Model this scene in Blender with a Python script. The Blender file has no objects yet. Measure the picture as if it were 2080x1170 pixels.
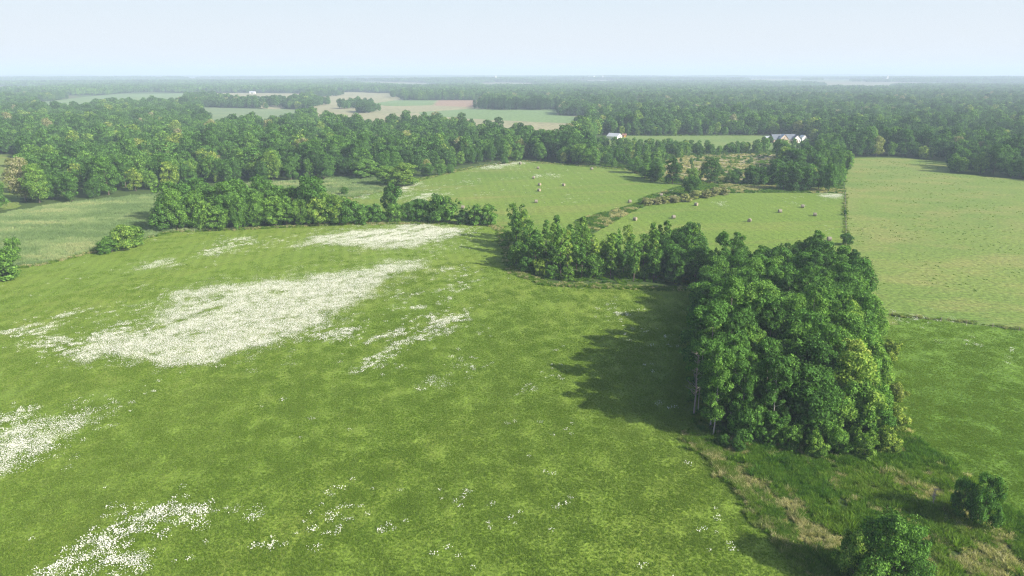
import bpy, math, random
import numpy as np
from mathutils import Vector

# ---------------------------------------------------------------- camera, world, sun, exposure
S = bpy.context.scene
COL = S.collection
R = math.radians
CAM_H = 60.0
FPX = 1387.0                                   # focal length in pixels of a 2080 wide picture
PITCH = math.atan((585 - 149) / FPX)
cd = bpy.data.cameras.new('camera'); cam = bpy.data.objects.new('camera', cd); COL.objects.link(cam)
cd.sensor_width = 36; cd.lens = 36 * FPX / 2080
cd.clip_start = 0.5; cd.clip_end = 90000
cam.location = (0, 0, CAM_H); cam.rotation_euler = (R(90) - PITCH, 0, 0)
S.camera = cam

SUN_EL, SUN_AZ = R(31), R(-30)                 # azimuth of the sun from +X, counter-clockwise
w = bpy.data.worlds.new('World'); S.world = w; w.use_nodes = True
nt = w.node_tree; nt.nodes.clear()
sky = nt.nodes.new('ShaderNodeTexSky'); sky.sky_type = 'NISHITA'; sky.sun_disc = False
sky.sun_elevation = SUN_EL; sky.sun_rotation = R(90) - SUN_AZ
sky.air_density = 1.0; sky.dust_density = 3.0; sky.ozone_density = 1.5; sky.altitude = 0
hs = nt.nodes.new('ShaderNodeMix'); hs.data_type = 'RGBA'; hs.blend_type = 'MIX'
tcw = nt.nodes.new('ShaderNodeTexCoord'); sxyz = nt.nodes.new('ShaderNodeSeparateXYZ'); mrw = nt.nodes.new('ShaderNodeMapRange')
nt.links.new(tcw.outputs['Generated'], sxyz.inputs[0]); nt.links.new(sxyz.outputs[2], mrw.inputs[0]); mrw.interpolation_type = 'SMOOTHSTEP'
for i_, v_ in zip((1, 2, 3, 4), (0.06, 0.42, 0.96, 0.05)): mrw.inputs[i_].default_value = v_       # white haze hangs low in the sky
nt.links.new(mrw.outputs[0], hs.inputs[0])
crw = nt.nodes.new('ShaderNodeValToRGB'); mr2 = nt.nodes.new('ShaderNodeMapRange'); mr2.inputs[2].default_value = 0.11
nt.links.new(sxyz.outputs[2], mr2.inputs[0]); nt.links.new(mr2.outputs[0], crw.inputs[0])
crw.color_ramp.elements[0].color = (0.415, 0.420, 0.435, 1); crw.color_ramp.elements[1].color = (0.350, 0.403, 0.448, 1)
x10 = nt.nodes.new('ShaderNodeVectorMath'); x10.operation = 'SCALE'; x10.inputs['Scale'].default_value = 10
nt.links.new(crw.outputs[0], x10.inputs[0]); nt.links.new(x10.outputs[0], hs.inputs[7])
bg = nt.nodes.new('ShaderNodeBackground'); bg.inputs[1].default_value = 0.108
wo = nt.nodes.new('ShaderNodeOutputWorld')
nt.links.new(sky.outputs[0], hs.inputs[6]); nt.links.new(hs.outputs[2], bg.inputs[0]); nt.links.new(bg.outputs[0], wo.inputs[0])

sl = bpy.data.lights.new('sun', 'SUN'); sl.energy = 5.0; sl.angle = R(0.55); sl.color = (1.0, 0.93, 0.80)
so = bpy.data.objects.new('sun', sl); COL.objects.link(so)
sv = Vector((math.cos(SUN_EL) * math.cos(SUN_AZ), math.cos(SUN_EL) * math.sin(SUN_AZ), math.sin(SUN_EL)))
so.rotation_euler = sv.to_track_quat('Z', 'Y').to_euler(); so.location = (0, 0, 200)

vs = S.view_settings
vs.view_transform = 'Standard'; vs.look = 'None'; vs.gamma = 1; vs.use_curve_mapping = False
vs.exposure = 0.98
S.render.engine = 'CYCLES'
cy = S.cycles
cy.max_bounces = 5; cy.diffuse_bounces = 3; cy.transmission_bounces = 3; cy.transparent_max_bounces = 4; cy.volume_bounces = 0
cy.use_denoising = True; cy.denoising_prefilter = 'NONE'; S.cycles.pixel_filter_type = 'BLACKMAN_HARRIS'; S.cycles.filter_width = 1.25; cy.use_adaptive_sampling = True; cy.adaptive_threshold = 0.01

# ---------------------------------------------------------------- helpers
rng = np.random.default_rng(7)
random.seed(7)

def ray_to_plane(x, y, z=0.0):
    """where the sight line of a pixel of the photograph meets the level z: used once, to survey the land"""
    a = (x - 1040) / FPX; b = (585 - y) / FPX
    dy = math.cos(PITCH) + b * math.sin(PITCH); dz = -math.sin(PITCH) + b * math.cos(PITCH)
    t = (z - CAM_H) / dz
    return (a * t, dy * t)
G = ray_to_plane
def GP(pts): return np.array([G(*p) for p in pts])

def to_px(X, Y, Z=0.0):
    d = Y * math.cos(PITCH) + (CAM_H - Z) * math.sin(PITCH)
    u = Y * math.sin(PITCH) - (CAM_H - Z) * math.cos(PITCH)
    return 1040 + FPX * X / d, 585 - FPX * u / d

def _hash(ix, iy, seed):
    h = (ix.astype(np.int64) * 374761393 + iy.astype(np.int64) * 668265263 + seed * 982451653) & 0xffffffff
    h = ((h ^ (h >> 13)) * 1274126177) & 0xffffffff
    return ((h ^ (h >> 16)) & 0xffff) / 65535.0
def vnoise(x, y, seed=0):
    x = np.asarray(x, float); y = np.asarray(y, float)
    ix = np.floor(x); iy = np.floor(y); fx = x - ix; fy = y - iy
    fx = fx * fx * (3 - 2 * fx); fy = fy * fy * (3 - 2 * fy)
    a = _hash(ix, iy, seed); b = _hash(ix + 1, iy, seed); c = _hash(ix, iy + 1, seed); d = _hash(ix + 1, iy + 1, seed)
    return (a * (1 - fx) + b * fx) * (1 - fy) + (c * (1 - fx) + d * fx) * fy
def fbm(x, y, seed=0, o=4):
    s = 0; a = 0.5; n = 0
    for i in range(o):
        s = s + a * vnoise(x, y, seed + i * 17); n += a; x = x * 2.03 + 11.3; y = y * 2.03 + 5.7; a *= 0.5
    return s / n

def inside(px, py, poly):
    px = np.asarray(px); py = np.asarray(py)
    r = np.zeros(px.shape, bool); n = len(poly)
    for i in range(n):
        x0, y0 = poly[i]; x1, y1 = poly[(i + 1) % n]
        if y0 == y1: continue
        c = ((y0 > py) != (y1 > py)) & (px < (x1 - x0) * (py - y0) / (y1 - y0) + x0)
        r ^= c
    return r

def hill(x, y):
    """the land is level near by and rolls gently far off"""
    x = np.asarray(x, float); y = np.asarray(y, float)
    d = np.hypot(x, y)
    k = np.clip((d - 2400) / 3500, 0, 1)
    return k * (np.clip(fbm(x / 2600, y / 1500, 91, 3) - 0.35, 0, 1) * 52)

def tag(o, label=None, cat=None, group=None, kind=None):
    if label: o['label'] = label
    if cat: o['category'] = cat
    if group: o['group'] = group
    if kind: o['kind'] = kind
    return o
def mesh_np(name, co, faces_flat, per, mat=None, attrs=None, smooth=False):
    """faces_flat: int array, per: vertices per face"""
    me = bpy.data.meshes.new(name)
    n = len(co); nf = len(faces_flat) // per
    me.vertices.add(n); me.vertices.foreach_set('co', np.asarray(co, np.float32).ravel())
    me.loops.add(nf * per); me.loops.foreach_set('vertex_index', np.asarray(faces_flat, np.int32))
    me.polygons.add(nf); me.polygons.foreach_set('loop_start', np.arange(0, nf * per, per, dtype=np.int32))
    me.update(calc_edges=True)
    if attrs:
        for k, v in attrs.items():
            a = me.attributes.new(k, 'FLOAT', 'POINT'); a.data.foreach_set('value', np.asarray(v, np.float32))
    if smooth: me.polygons.foreach_set('use_smooth', np.ones(nf, bool))
    if mat: me.materials.append(mat)
    return me
class MB:
    """collects plain shapes into one mesh"""
    def __init__(s): s.v = []; s.f = []; s.m = []
    def add(s, v, f, m=0):
        b = len(s.v); s.v += [tuple(p) for p in v]; s.f += [tuple(b + i for i in q) for q in f]; s.m += [m] * len(f)
    def box(s, x0, y0, z0, x1, y1, z1, m=0):
        s.add([(x0,y0,z0),(x1,y0,z0),(x1,y1,z0),(x0,y1,z0),(x0,y0,z1),(x1,y0,z1),(x1,y1,z1),(x0,y1,z1)],
              [(0,3,2,1),(4,5,6,7),(0,1,5,4),(1,2,6,5),(2,3,7,6),(3,0,4,7)], m)
    def tube(s, pts, rad, n=6, m=0, cap=True):
        pts = [Vector(p) for p in pts]; rings = []
        for i, p in enumerate(pts):
            d = (pts[min(i + 1, len(pts) - 1)] - pts[max(i - 1, 0)]).normalized()
            u = d.cross(Vector((0, 0, 1)) if abs(d.z) < 0.9 else Vector((1, 0, 0))).normalized(); v = d.cross(u)
            rings.append([p + (u * math.cos(2 * math.pi * k / n) + v * math.sin(2 * math.pi * k / n)) * rad[i] for k in range(n)])
        vv = [q for r in rings for q in r]; ff = []
        for i in range(len(pts) - 1):
            for k in range(n):
                ff.append((i * n + k, i * n + (k + 1) % n, (i + 1) * n + (k + 1) % n, (i + 1) * n + k))
        if cap: ff += [tuple(range(n - 1, -1, -1)), tuple((len(pts) - 1) * n + k for k in range(n))]
        s.add(vv, ff, m)
    def lathe(s, prof, n=16, cx=0, cy=0, m=0):
        vv = [(cx + r * math.cos(2 * math.pi * k / n), cy + r * math.sin(2 * math.pi * k / n), z) for r, z in prof for k in range(n)]
        ff = [(i * n + k, i * n + (k + 1) % n, (i + 1) * n + (k + 1) % n, (i + 1) * n + k) for i in range(len(prof) - 1) for k in range(n)]
        s.add(vv, ff, m)
    def mesh(s, name, mats):
        me = bpy.data.meshes.new(name); me.from_pydata(s.v, [], s.f); me.update()
        for x in (mats if isinstance(mats, (list, tuple)) else [mats]): me.materials.append(x)
        me.polygons.foreach_set('material_index', s.m); return me
    def build(s, name, mats, parent=None):
        o = bpy.data.objects.new(name, s.mesh(name, mats)); COL.objects.link(o); o.parent = parent; return o
def empty(name, loc, rz=0):
    o = bpy.data.objects.new(name, None); COL.objects.link(o); o.location = loc; o.rotation_euler = (0, 0, rz); o.empty_display_size = 0.5
    return o

def along(pl, n, w, seed):
    g = np.random.default_rng(seed); pl = np.array(pl); seg = np.linalg.norm(np.diff(pl, axis=0), axis=1); c = np.cumsum(seg) / seg.sum(); u = g.random(n)
    i = np.searchsorted(c, u); i = np.clip(i, 0, len(seg) - 1); c0 = np.concatenate([[0], c[:-1]])[i]; f = (u - c0) / (c[i] - c0)
    return pl[i] + (pl[i + 1] - pl[i]) * f[:, None] + g.normal(size=(n, 2)) * w

# ---------------------------------------------------------------- materials
def new_mat(name):
    m = bpy.data.materials.new(name); m.use_nodes = True; n = m.node_tree; n.nodes.clear()
    return m, n, n.nodes.new('ShaderNodeOutputMaterial')
def N(nt, t, **k):
    n = nt.nodes.new(t)
    for a, b in k.items(): setattr(n, a, b)
    return n
def mixc(nt, fac, a, b, mode='MIX'):
    m = N(nt, 'ShaderNodeMix', data_type='RGBA', blend_type=mode)
    for i, v in ((0, fac), (6, a), (7, b)):
        if hasattr(v, 'is_linked') or isinstance(v, bpy.types.NodeSocket): nt.links.new(v, m.inputs[i])
        elif i == 0: m.inputs[0].default_value = v
        else: m.inputs[i].default_value = (*v, 1)
    return m.outputs[2]
def maprange(nt, v, a, b, c=0, d=1):
    m = N(nt, 'ShaderNodeMapRange'); nt.links.new(v, m.inputs[0])
    for i, x in zip((1, 2, 3, 4), (a, b, c, d)): m.inputs[i].default_value = x
    return m.outputs[0]
def noise(nt, vec, scale, detail=3, rough=0.55):
    n = N(nt, 'ShaderNodeTexNoise'); n.inputs['Scale'].default_value = scale; n.inputs['Detail'].default_value = detail; n.inputs['Roughness'].default_value = rough
    nt.links.new(vec, n.inputs['Vector']); return n.outputs[0]
def position(nt, rot=0, sc=(1, 1, 1)):
    g = N(nt, 'ShaderNodeNewGeometry'); m = N(nt, 'ShaderNodeMapping'); nt.links.new(g.outputs['Position'], m.inputs[0])
    m.inputs['Rotation'].default_value = (0, 0, -rot)
    if sc == (1, 1, 1): return m.outputs[0]
    m2 = N(nt, 'ShaderNodeMapping'); nt.links.new(m.outputs[0], m2.inputs[0]); m2.inputs['Scale'].default_value = sc
    return m2.outputs[0]

def field_mat(name, dark, light, alt=None, rot=0.0, alt_at=(0.5, 0.7), big=0.03, fine=1.2, bump=0.35, stretch=6.0, speck=None, speck_at=(0.66, 0.72), speck_scale=0.5, lines=None):
    m, nt, out = new_mat(name)
    p = position(nt); ps = position(nt, rot, (1 / stretch, 1, 1))
    n1 = noise(nt, p, big, 4); n2 = noise(nt, ps, big * 9, 4, 0.6); n3 = noise(nt, p, fine, 4, 0.65); n4 = noise(nt, ps, 1.1, 2)
    c = mixc(nt, maprange(nt, n1, 0.28, 0.72), dark, light)
    c2 = mixc(nt, maprange(nt, n2, 0.3, 0.7), dark, light)
    c = mixc(nt, 0.18, c, c2)
    if alt:
        a = noise(nt, ps, big * 2.3, 5, 0.65)
        c = mixc(nt, maprange(nt, a, *alt_at), c, alt)
    k = mixc(nt, maprange(nt, n3, 0.25, 0.75), (0.52, 0.52, 0.52), (1.48, 1.48, 1.48))
    c = mixc(nt, 1.0, c, k, 'MULTIPLY')
    k = mixc(nt, maprange(nt, n4, 0.3, 0.7), (0.86, 0.86, 0.86), (1.14, 1.14, 1.14))
    c = mixc(nt, 1.0, c, k, 'MULTIPLY')
    if lines:
        pl = position(nt, lines[0]); wv = N(nt, 'ShaderNodeTexWave', wave_type='BANDS', bands_direction='Y'); nt.links.new(pl, wv.inputs[0])
        wv.inputs['Scale'].default_value = 0.314 / lines[1]; wv.inputs['Distortion'].default_value = 3.0; wv.inputs['Detail Scale'].default_value = 0.25
        c = mixc(nt, 1.0, c, mixc(nt, wv.outputs['Fac'], (1 - lines[2],) * 3, (1 + lines[2],) * 3), 'MULTIPLY')
    if speck:
        s = noise(nt, ps, speck_scale, 3, 0.6)
        c = mixc(nt, maprange(nt, s, *speck_at), c, speck)
    b = N(nt, 'ShaderNodeBsdfPrincipled'); b.inputs['Roughness'].default_value = 0.9; b.inputs['Specular IOR Level'].default_value = 0.15
    nt.links.new(c, b.inputs['Base Color'])
    bn = N(nt, 'ShaderNodeBump'); bn.inputs['Strength'].default_value = bump; bn.inputs['Distance'].default_value = 0.5
    nt.links.new(n3, bn.inputs['Height']); nt.links.new(bn.outputs[0], b.inputs['Normal'])
    nt.links.new(b.outputs[0], out.inputs[0]); return m

def leaf_mat(name, stops, vary=0.5, transl=0.3, val=2.05):
    """stops: [(tint, colour)]; the plant's own tint picks the colour, the leaf's own shade varies it"""
    m, nt, out = new_mat(name)
    a = N(nt, 'ShaderNodeAttribute', attribute_type='INSTANCER', attribute_name='tint')
    l = N(nt, 'ShaderNodeAttribute', attribute_type='GEOMETRY', attribute_name='shade')
    ad = N(nt, 'ShaderNodeMath', operation='MULTIPLY_ADD'); nt.links.new(l.outputs['Fac'], ad.inputs[0]); ad.inputs[1].default_value = 0.22
    sb = N(nt, 'ShaderNodeMath', operation='SUBTRACT'); nt.links.new(a.outputs['Fac'], sb.inputs[0]); sb.inputs[1].default_value = 0.11
    nt.links.new(sb.outputs[0], ad.inputs[2])
    r = N(nt, 'ShaderNodeValToRGB'); nt.links.new(ad.outputs[0], r.inputs[0])
    e = r.color_ramp.elements
    while len(e) > 1: e.remove(e[-1])
    e[0].position = stops[0][0]; e[0].color = (*[x * val for x in stops[0][1]], 1)
    for p, c in stops[1:]:
        q = e.new(p); q.color = (*[x * val for x in c], 1)
    k = mixc(nt, l.outputs['Fac'], (1 - vary,) * 3, (1 + vary,) * 3)
    c = mixc(nt, 1.0, r.outputs[0], k, 'MULTIPLY')
    d = N(nt, 'ShaderNodeBsdfDiffuse'); nt.links.new(c, d.inputs[0])
    t = N(nt, 'ShaderNodeBsdfTranslucent'); nt.links.new(mixc(nt, 1.0, c, (1.3, 1.5, 0.6), 'MULTIPLY'), t.inputs[0])
    mx = N(nt, 'ShaderNodeMixShader'); mx.inputs[0].default_value = transl
    nt.links.new(d.outputs[0], mx.inputs[1]); nt.links.new(t.outputs[0], mx.inputs[2])
    nt.links.new(mx.outputs[0], out.inputs[0]); return m

def plain(name, col, rough=0.7, metal=0.0, vary=0.12, scale=3.0):
    m, nt, out = new_mat(name)
    tc = N(nt, 'ShaderNodeTexCoord'); n = noise(nt, tc.outputs['Object'], scale, 4)
    lo = tuple(x * (1 - vary) for x in col); hi = tuple(min(1, x * (1 + vary)) for x in col)
    b = N(nt, 'ShaderNodeBsdfPrincipled'); b.inputs['Roughness'].default_value = rough; b.inputs['Metallic'].default_value = metal
    nt.links.new(mixc(nt, n, lo, hi), b.inputs['Base Color']); nt.links.new(b.outputs[0], out.inputs[0]); return m

STOPS = [(0.0, (.014, .036, .011)), (0.25, (.026, .058, .014)), (0.5, (.039, .087, .018)), (0.72, (.066, .122, .022)), (0.9, (.125, .150, .030)), (1.0, (.12, .115, .07))]
M_LEAF = leaf_mat('foliage', STOPS, 0.5, 0.28)
M_LEAF_FAR = leaf_mat('foliage_distant', STOPS, 0.5, 0.2, 1.95)
M_BARK = plain('bark', (.085, .070, .055), 0.9, vary=0.4, scale=4)
M_ASPEN = plain('pale_bark', (.36, .34, .29), 0.85, vary=0.35, scale=5)
M_TWIG = plain('grey_twigs', (.30, .26, .24), 0.9, vary=0.3)
GRASS_STOPS = [(0.0, (.030, .095, .018)), (0.3, (.078, .152, .021)), (0.6, (.126, .196, .028)), (0.8, (.17, .20, .075)), (1.0, (.38, .34, .20))]
M_GRASS = leaf_mat('grass_blades', GRASS_STOPS, 0.5, 0.35, 1.2)
REED_STOPS = [(0.0, (.12, .185, .075)), (0.5, (.185, .25, .11)), (1.0, (.29, .31, .16))]
M_REED = leaf_mat('tall_grass_blades', REED_STOPS, 0.3, 0.3, 1.2)
M_PETAL = plain('white_petals', (.70, .71, .60), 0.8, vary=0.05)

# ---------------------------------------------------------------- plants as meshes
def make_crown(name, seed, H, base, rad, leaf, nleaf, nlobe=14, lobe_k=0.42, top=0.6, mat=None, aspect=1.0, sub=14, gap=0.0, rag=0.0):
    """leaf-sized faces gathered into sprays over the lobes of a crown"""
    g = np.random.default_rng(seed)
    L = []
    for i in range(nlobe):
        t = (i + 0.5) / nlobe
        z = base + (H - base) * (0.08 + 0.84 * t)
        pr = math.sqrt(max(.06, 1 - ((t - .36 - .14 * top) / .60) ** 2))
        a = i * 2.399 + g.uniform(-.5, .5)
        rr = rad * pr * g.uniform(0.35, 0.72) * (1 if i < nlobe - 1 else 0.2)
        lr = rad * lobe_k * g.uniform(0.75 - rag * .4, 1.2 + rag * .3) * (0.75 + 0.35 * pr); rr *= 1 + rag * g.uniform(-.2, .5); z += rag * g.uniform(-.12, .1) * H
        L.append((rr * math.cos(a), rr * math.sin(a), min(z, H - lr * 0.8), lr, lr * g.uniform(0.75, 1.1) * aspect))
    L.append((0, 0, (H + base) / 2, rad * 0.5, (H - base) * 0.42))
    L = np.array(L)
    wgt = L[:, 3] ** 2 * (L[:, 4] / L[:, 3]) ** .5; wgt[-1] *= 0.35; wgt /= wgt.sum()
    n = int(nleaf * 1.6)
    k = g.choice(len(L), n, p=wgt)
    subd = g.normal(size=(len(L), sub, 3)); subd[..., 2] = subd[..., 2] * 0.8 + 0.25
    subd /= np.linalg.norm(subd, axis=2, keepdims=True)
    si = g.integers(0, sub, n)
    d = subd[k, si] + g.normal(size=(n, 3)) * 0.30
    loose = g.random(n) < 0.35
    dl = g.normal(size=(n, 3)); d[loose] = dl[loose]
    d /= np.linalg.norm(d, axis=1, keepdims=True)
    subr = g.uniform(0.78, 1.22, (len(L), sub))[k, si]; subr[loose] = g.uniform(0.6, 0.95, loose.sum())
    r = subr * (1 - 0.25 * g.random(n) ** 2)
    c = L[k, :3] + d * np.stack([L[k, 3], L[k, 3], L[k, 4]], 1) * r[:, None]
    keep = np.ones(n, bool)
    for j in range(len(L)):
        q = (c - L[j, :3]) / np.array([L[j, 3], L[j, 3], L[j, 4]])
        keep &= ~((np.linalg.norm(q, axis=1) < 0.6) & (k != j))
    if gap: keep &= (fbm(c[:, 0] * 0.5 + seed, c[:, 2] * 0.5 + c[:, 1] * 0.3, seed, 2) > gap)
    keep &= c[:, 2] > 0.3
    keep &= ~((d[:, 2] < -0.35) & (g.random(n) < 0.6))
    nleaf = int(nleaf); c = c[keep][:nleaf]; d = d[keep][:nleaf]; k = k[keep][:nleaf]; si = si[keep][:nleaf]; n = len(c)
    nrm = d + g.normal(size=(n, 3)) * 0.55 + np.array([0, 0, 0.25]); nrm /= np.linalg.norm(nrm, axis=1, keepdims=True)
    u = np.cross(nrm, g.normal(size=(n, 3))); u /= np.linalg.norm(u, axis=1, keepdims=True); v = np.cross(nrm, u)
    s = leaf * g.uniform(0.6, 1.35, n)[:, None] * 0.5
    q = np.stack([c + u * s * 1.25, c + v * s * 0.8 - nrm * s * .3, c - u * s * 1.1, c - v * s * 0.85 - nrm * s * .2], 1).reshape(-1, 3)
    sh = np.clip(0.5 + 0.24 * g.normal(size=n) + 0.26 * g.normal(size=(len(L), sub))[k, si], 0, 1)
    return mesh_np(name, q, np.arange(n * 4), 4, mat or M_LEAF, {'shade': np.repeat(sh, 4)})

def make_trunk(name, seed, H, base, rad, r0, mat, nl=6):
    g = random.Random(seed); b = MB()
    lean = [g.uniform(-.03, .03) * H, g.uniform(-.03, .03) * H]
    P = lambda t: (lean[0] * t * t + 0.15 * math.sin(t * 6 + seed), lean[1] * t * t, H * 0.88 * t)
    ts = [0, .04, .2, .4, .6, .8, 1]
    b.tube([(P(t)[0], P(t)[1], P(t)[2] - (0.3 if t == 0 else 0)) for t in ts], [r0 * x for x in (1.5, 1.05, .9, .72, .5, .3, .1)], 7)
    for i in range(nl):
        t = (base / H) * 0.9 + (0.85 - base / H * 0.9) * (i + g.random() * .6) / nl
        p = Vector(P(t)); a = i * 2.4 + g.random(); ln = rad * g.uniform(.6, .95) * (1.1 - t * .5)
        d = Vector((math.cos(a), math.sin(a), g.uniform(.5, .9))).normalized()
        r = r0 * (1 - t) * .5 + .02
        b.tube([p, p + d * ln * .5, p + d * ln + Vector((0, 0, ln * .2))], [r, r * .65, r * .2], 5, cap=False)
    return b.mesh(name, mat)

def make_bare(name, seed, H, mat, n=70, k_=1.0):
    g = random.Random(seed); b = MB()
    b.tube([(0, 0, -.2), (.1, 0, H * .4), (-.1, .15, H * .75), (0, .1, H)], [.16 * k_, .11 * k_, .07 * k_, .02 * k_], 6)
    for i in range(n):
        t = g.uniform(.3, .97); p = Vector((g.uniform(-.1, .1), .1 * t, H * t)); a = g.random() * 6.28
        ln = H * .16 * g.uniform(.5, 1.2) * (1.2 - t * .6); d = Vector((math.cos(a), math.sin(a), g.uniform(.3, 1.2))).normalized()
        e = p + d * ln; b.tube([p, p + d * ln * .5 + Vector((0, 0, .1)), e], [.045, .03, .012], 4, cap=False)
        for j in range(3):
            d2 = (d + Vector((g.uniform(-.7, .7), g.uniform(-.7, .7), g.uniform(-.1, .7)))).normalized()
            q = p + d * ln * g.uniform(.4, .95); b.tube([q, q + d2 * ln * .4], [.02, .01], 3, cap=False)
    return b.mesh(name, mat)

def tuft_mesh(name, seed, n, spread, h, wd, mat, lean=0.5, tri=True, clump=0):
    g = np.random.default_rng(seed)
    if clump:
        cc = g.normal(size=(clump, 2)) * spread * .6; k = g.integers(0, clump, n); xy = cc[k] + g.normal(size=(n, 2)) * spread * 0.9 / math.sqrt(clump) * .35
        hs_ = h * g.uniform(.6, 1.3, clump)[k] * g.uniform(.6, 1.1, n); shc = g.random(clump)[k]
    else:
        xy = g.normal(size=(n, 2)) * spread * .7; hs_ = h * g.uniform(.4, 1.25, n); shc = g.random(n)
    a = g.uniform(0, 6.283, n); u = np.stack([np.cos(a), np.sin(a), np.zeros(n)], 1)
    l = g.normal(size=(n, 2)) * lean * hs_[:, None]
    base = np.concatenate([xy, np.zeros((n, 1)) - .02], 1); tip = np.concatenate([xy + l, hs_[:, None]], 1)
    w_ = wd * g.uniform(.6, 1.4, n)[:, None]
    q = np.stack([base - u * w_, base + u * w_, tip], 1).reshape(-1, 3)
    sh = np.clip(.5 + .3 * (shc - .5) + .25 * g.normal(size=n), 0, 1)
    return mesh_np(name, q, np.arange(n * 3), 3, mat, {'shade': np.repeat(sh, 3)})

def flower_mesh(name, seed, n, spread):
    g = np.random.default_rng(seed)
    xy = g.normal(size=(n, 2)) * spread; z = g.uniform(.12, .30, n)
    c = np.concatenate([xy, z[:, None]], 1); s = g.uniform(.032, .068, n)[:, None]
    a = g.uniform(0, 6.28, n); u = np.stack([np.cos(a), np.sin(a), g.normal(size=n) * .25], 1); v = np.stack([-np.sin(a), np.cos(a), g.normal(size=n) * .25], 1)
    th = np.linspace(0, 2 * np.pi, 6, endpoint=False)
    q = (c[:, None] + s[:, None] * (np.cos(th)[None, :, None] * u[:, None] + np.sin(th)[None, :, None] * v[:, None])).reshape(-1, 3)
    return mesh_np(name, q, np.arange(n * 6), 6, M_PETAL)

# ---------------------------------------------------------------- scattering of what nobody could count
def scatter(name, pts, meshes, label, idx=None, scale=None, tint=None, tilt=0.06, cat=None, group=None, kind='stuff'):
    n = len(pts); g = np.random.default_rng(len(name) * 31 + n)
    pc = bpy.data.collections.new(name + '_kinds')
    for i, me in enumerate(meshes):
        o = bpy.data.objects.new(f'{name}_sample_{chr(97 + i)}', me); pc.objects.link(o)
    me = bpy.data.meshes.new(name); me.vertices.add(n); me.vertices.foreach_set('co', np.asarray(pts, np.float32).ravel())
    idx = g.integers(0, len(meshes), n) if idx is None else idx
    me.attributes.new('idx', 'INT', 'POINT').data.foreach_set('value', np.asarray(idx, np.int32))
    rot = np.stack([g.normal(size=n) * tilt, g.normal(size=n) * tilt, g.uniform(0, 6.283, n)], 1)
    me.attributes.new('rot', 'FLOAT_VECTOR', 'POINT').data.foreach_set('vector', rot.astype(np.float32).ravel())
    scale = np.ones((n, 3)) if scale is None else (np.repeat(scale[:, None], 3, 1) if scale.ndim == 1 else scale)
    me.attributes.new('scl', 'FLOAT_VECTOR', 'POINT').data.foreach_set('vector', scale.astype(np.float32).ravel())
    tint = g.random(n) if tint is None else tint
    me.attributes.new('tint', 'FLOAT', 'POINT').data.foreach_set('value', tint.astype(np.float32))
    o = bpy.data.objects.new(name, me); COL.objects.link(o)
    ng = bpy.data.node_groups.new(name + '_nodes', 'GeometryNodeTree')
    ng.interface.new_socket('Geometry', in_out='INPUT', socket_type='NodeSocketGeometry')
    ng.interface.new_socket('Geometry', in_out='OUTPUT', socket_type='NodeSocketGeometry')
    a = ng.nodes.new('NodeGroupInput'); b = ng.nodes.new('NodeGroupOutput'); ip = ng.nodes.new('GeometryNodeInstanceOnPoints')
    ci = ng.nodes.new('GeometryNodeCollectionInfo'); ci.inputs['Collection'].default_value = pc; ci.inputs['Separate Children'].default_value = True; ci.inputs['Reset Children'].default_value = True
    def named(nm, t):
        x = ng.nodes.new('GeometryNodeInputNamedAttribute'); x.data_type = t; x.inputs['Name'].default_value = nm; return x.outputs[0]
    e2r = ng.nodes.new('FunctionNodeEulerToRotation')
    L = ng.links.new
    L(a.outputs[0], ip.inputs['Points']); L(ci.outputs[0], ip.inputs['Instance']); ip.inputs['Pick Instance'].default_value = True
    L(named('idx', 'INT'), ip.inputs['Instance Index']); L(named('rot', 'FLOAT_VECTOR'), e2r.inputs[0]); L(e2r.outputs[0], ip.inputs['Rotation'])
    L(named('scl', 'FLOAT_VECTOR'), ip.inputs['Scale']); L(ip.outputs[0], b.inputs[0])
    md = o.modifiers.new('scatter', 'NODES'); md.node_group = ng
    tag(o, label, cat, group, kind); return o

# ---------------------------------------------------------------- the land
def sheet(name, poly, z, mat, rag=0.6, step=3.0, seed=1):
    """a field: its outline follows the surveyed corners, its edge wanders a little"""
    pts = []
    n = len(poly)
    for i in range(n):
        a = np.array(poly[i]); b = np.array(poly[(i + 1) % n]); L_ = np.linalg.norm(b - a); k = max(1, int(L_ / step)); k = min(k, 120)
        for j in range(k):
            p = a + (b - a) * j / k
            s = rag * min(1.0, 1.0)
            pts.append((p[0] + (fbm(p[0] / 5, p[1] / 5, seed, 3) - .5) * 2 * s * 2, p[1] + (fbm(p[0] / 5, p[1] / 5, seed + 5, 3) - .5) * 2 * s * 2, z))
    from mathutils.geometry import tessellate_polygon
    tris = tessellate_polygon([[Vector(p) for p in pts]])
    me = bpy.data.meshes.new(name); me.from_pydata(pts, [], [tuple(t) for t in tris]); me.update()
    # all faces up
    fl = [(tuple(f.vertices) if f.normal.z > 0 else tuple(f.vertices)[::-1]) for f in me.polygons]
    me2 = bpy.data.meshes.new(name); me2.from_pydata(pts, [], [tuple(f) for f in fl]); me2.update(); me2.materials.append(mat)
    o = bpy.data.objects.new(name, me2); COL.objects.link(o); tag(o, kind='structure'); return o

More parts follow.
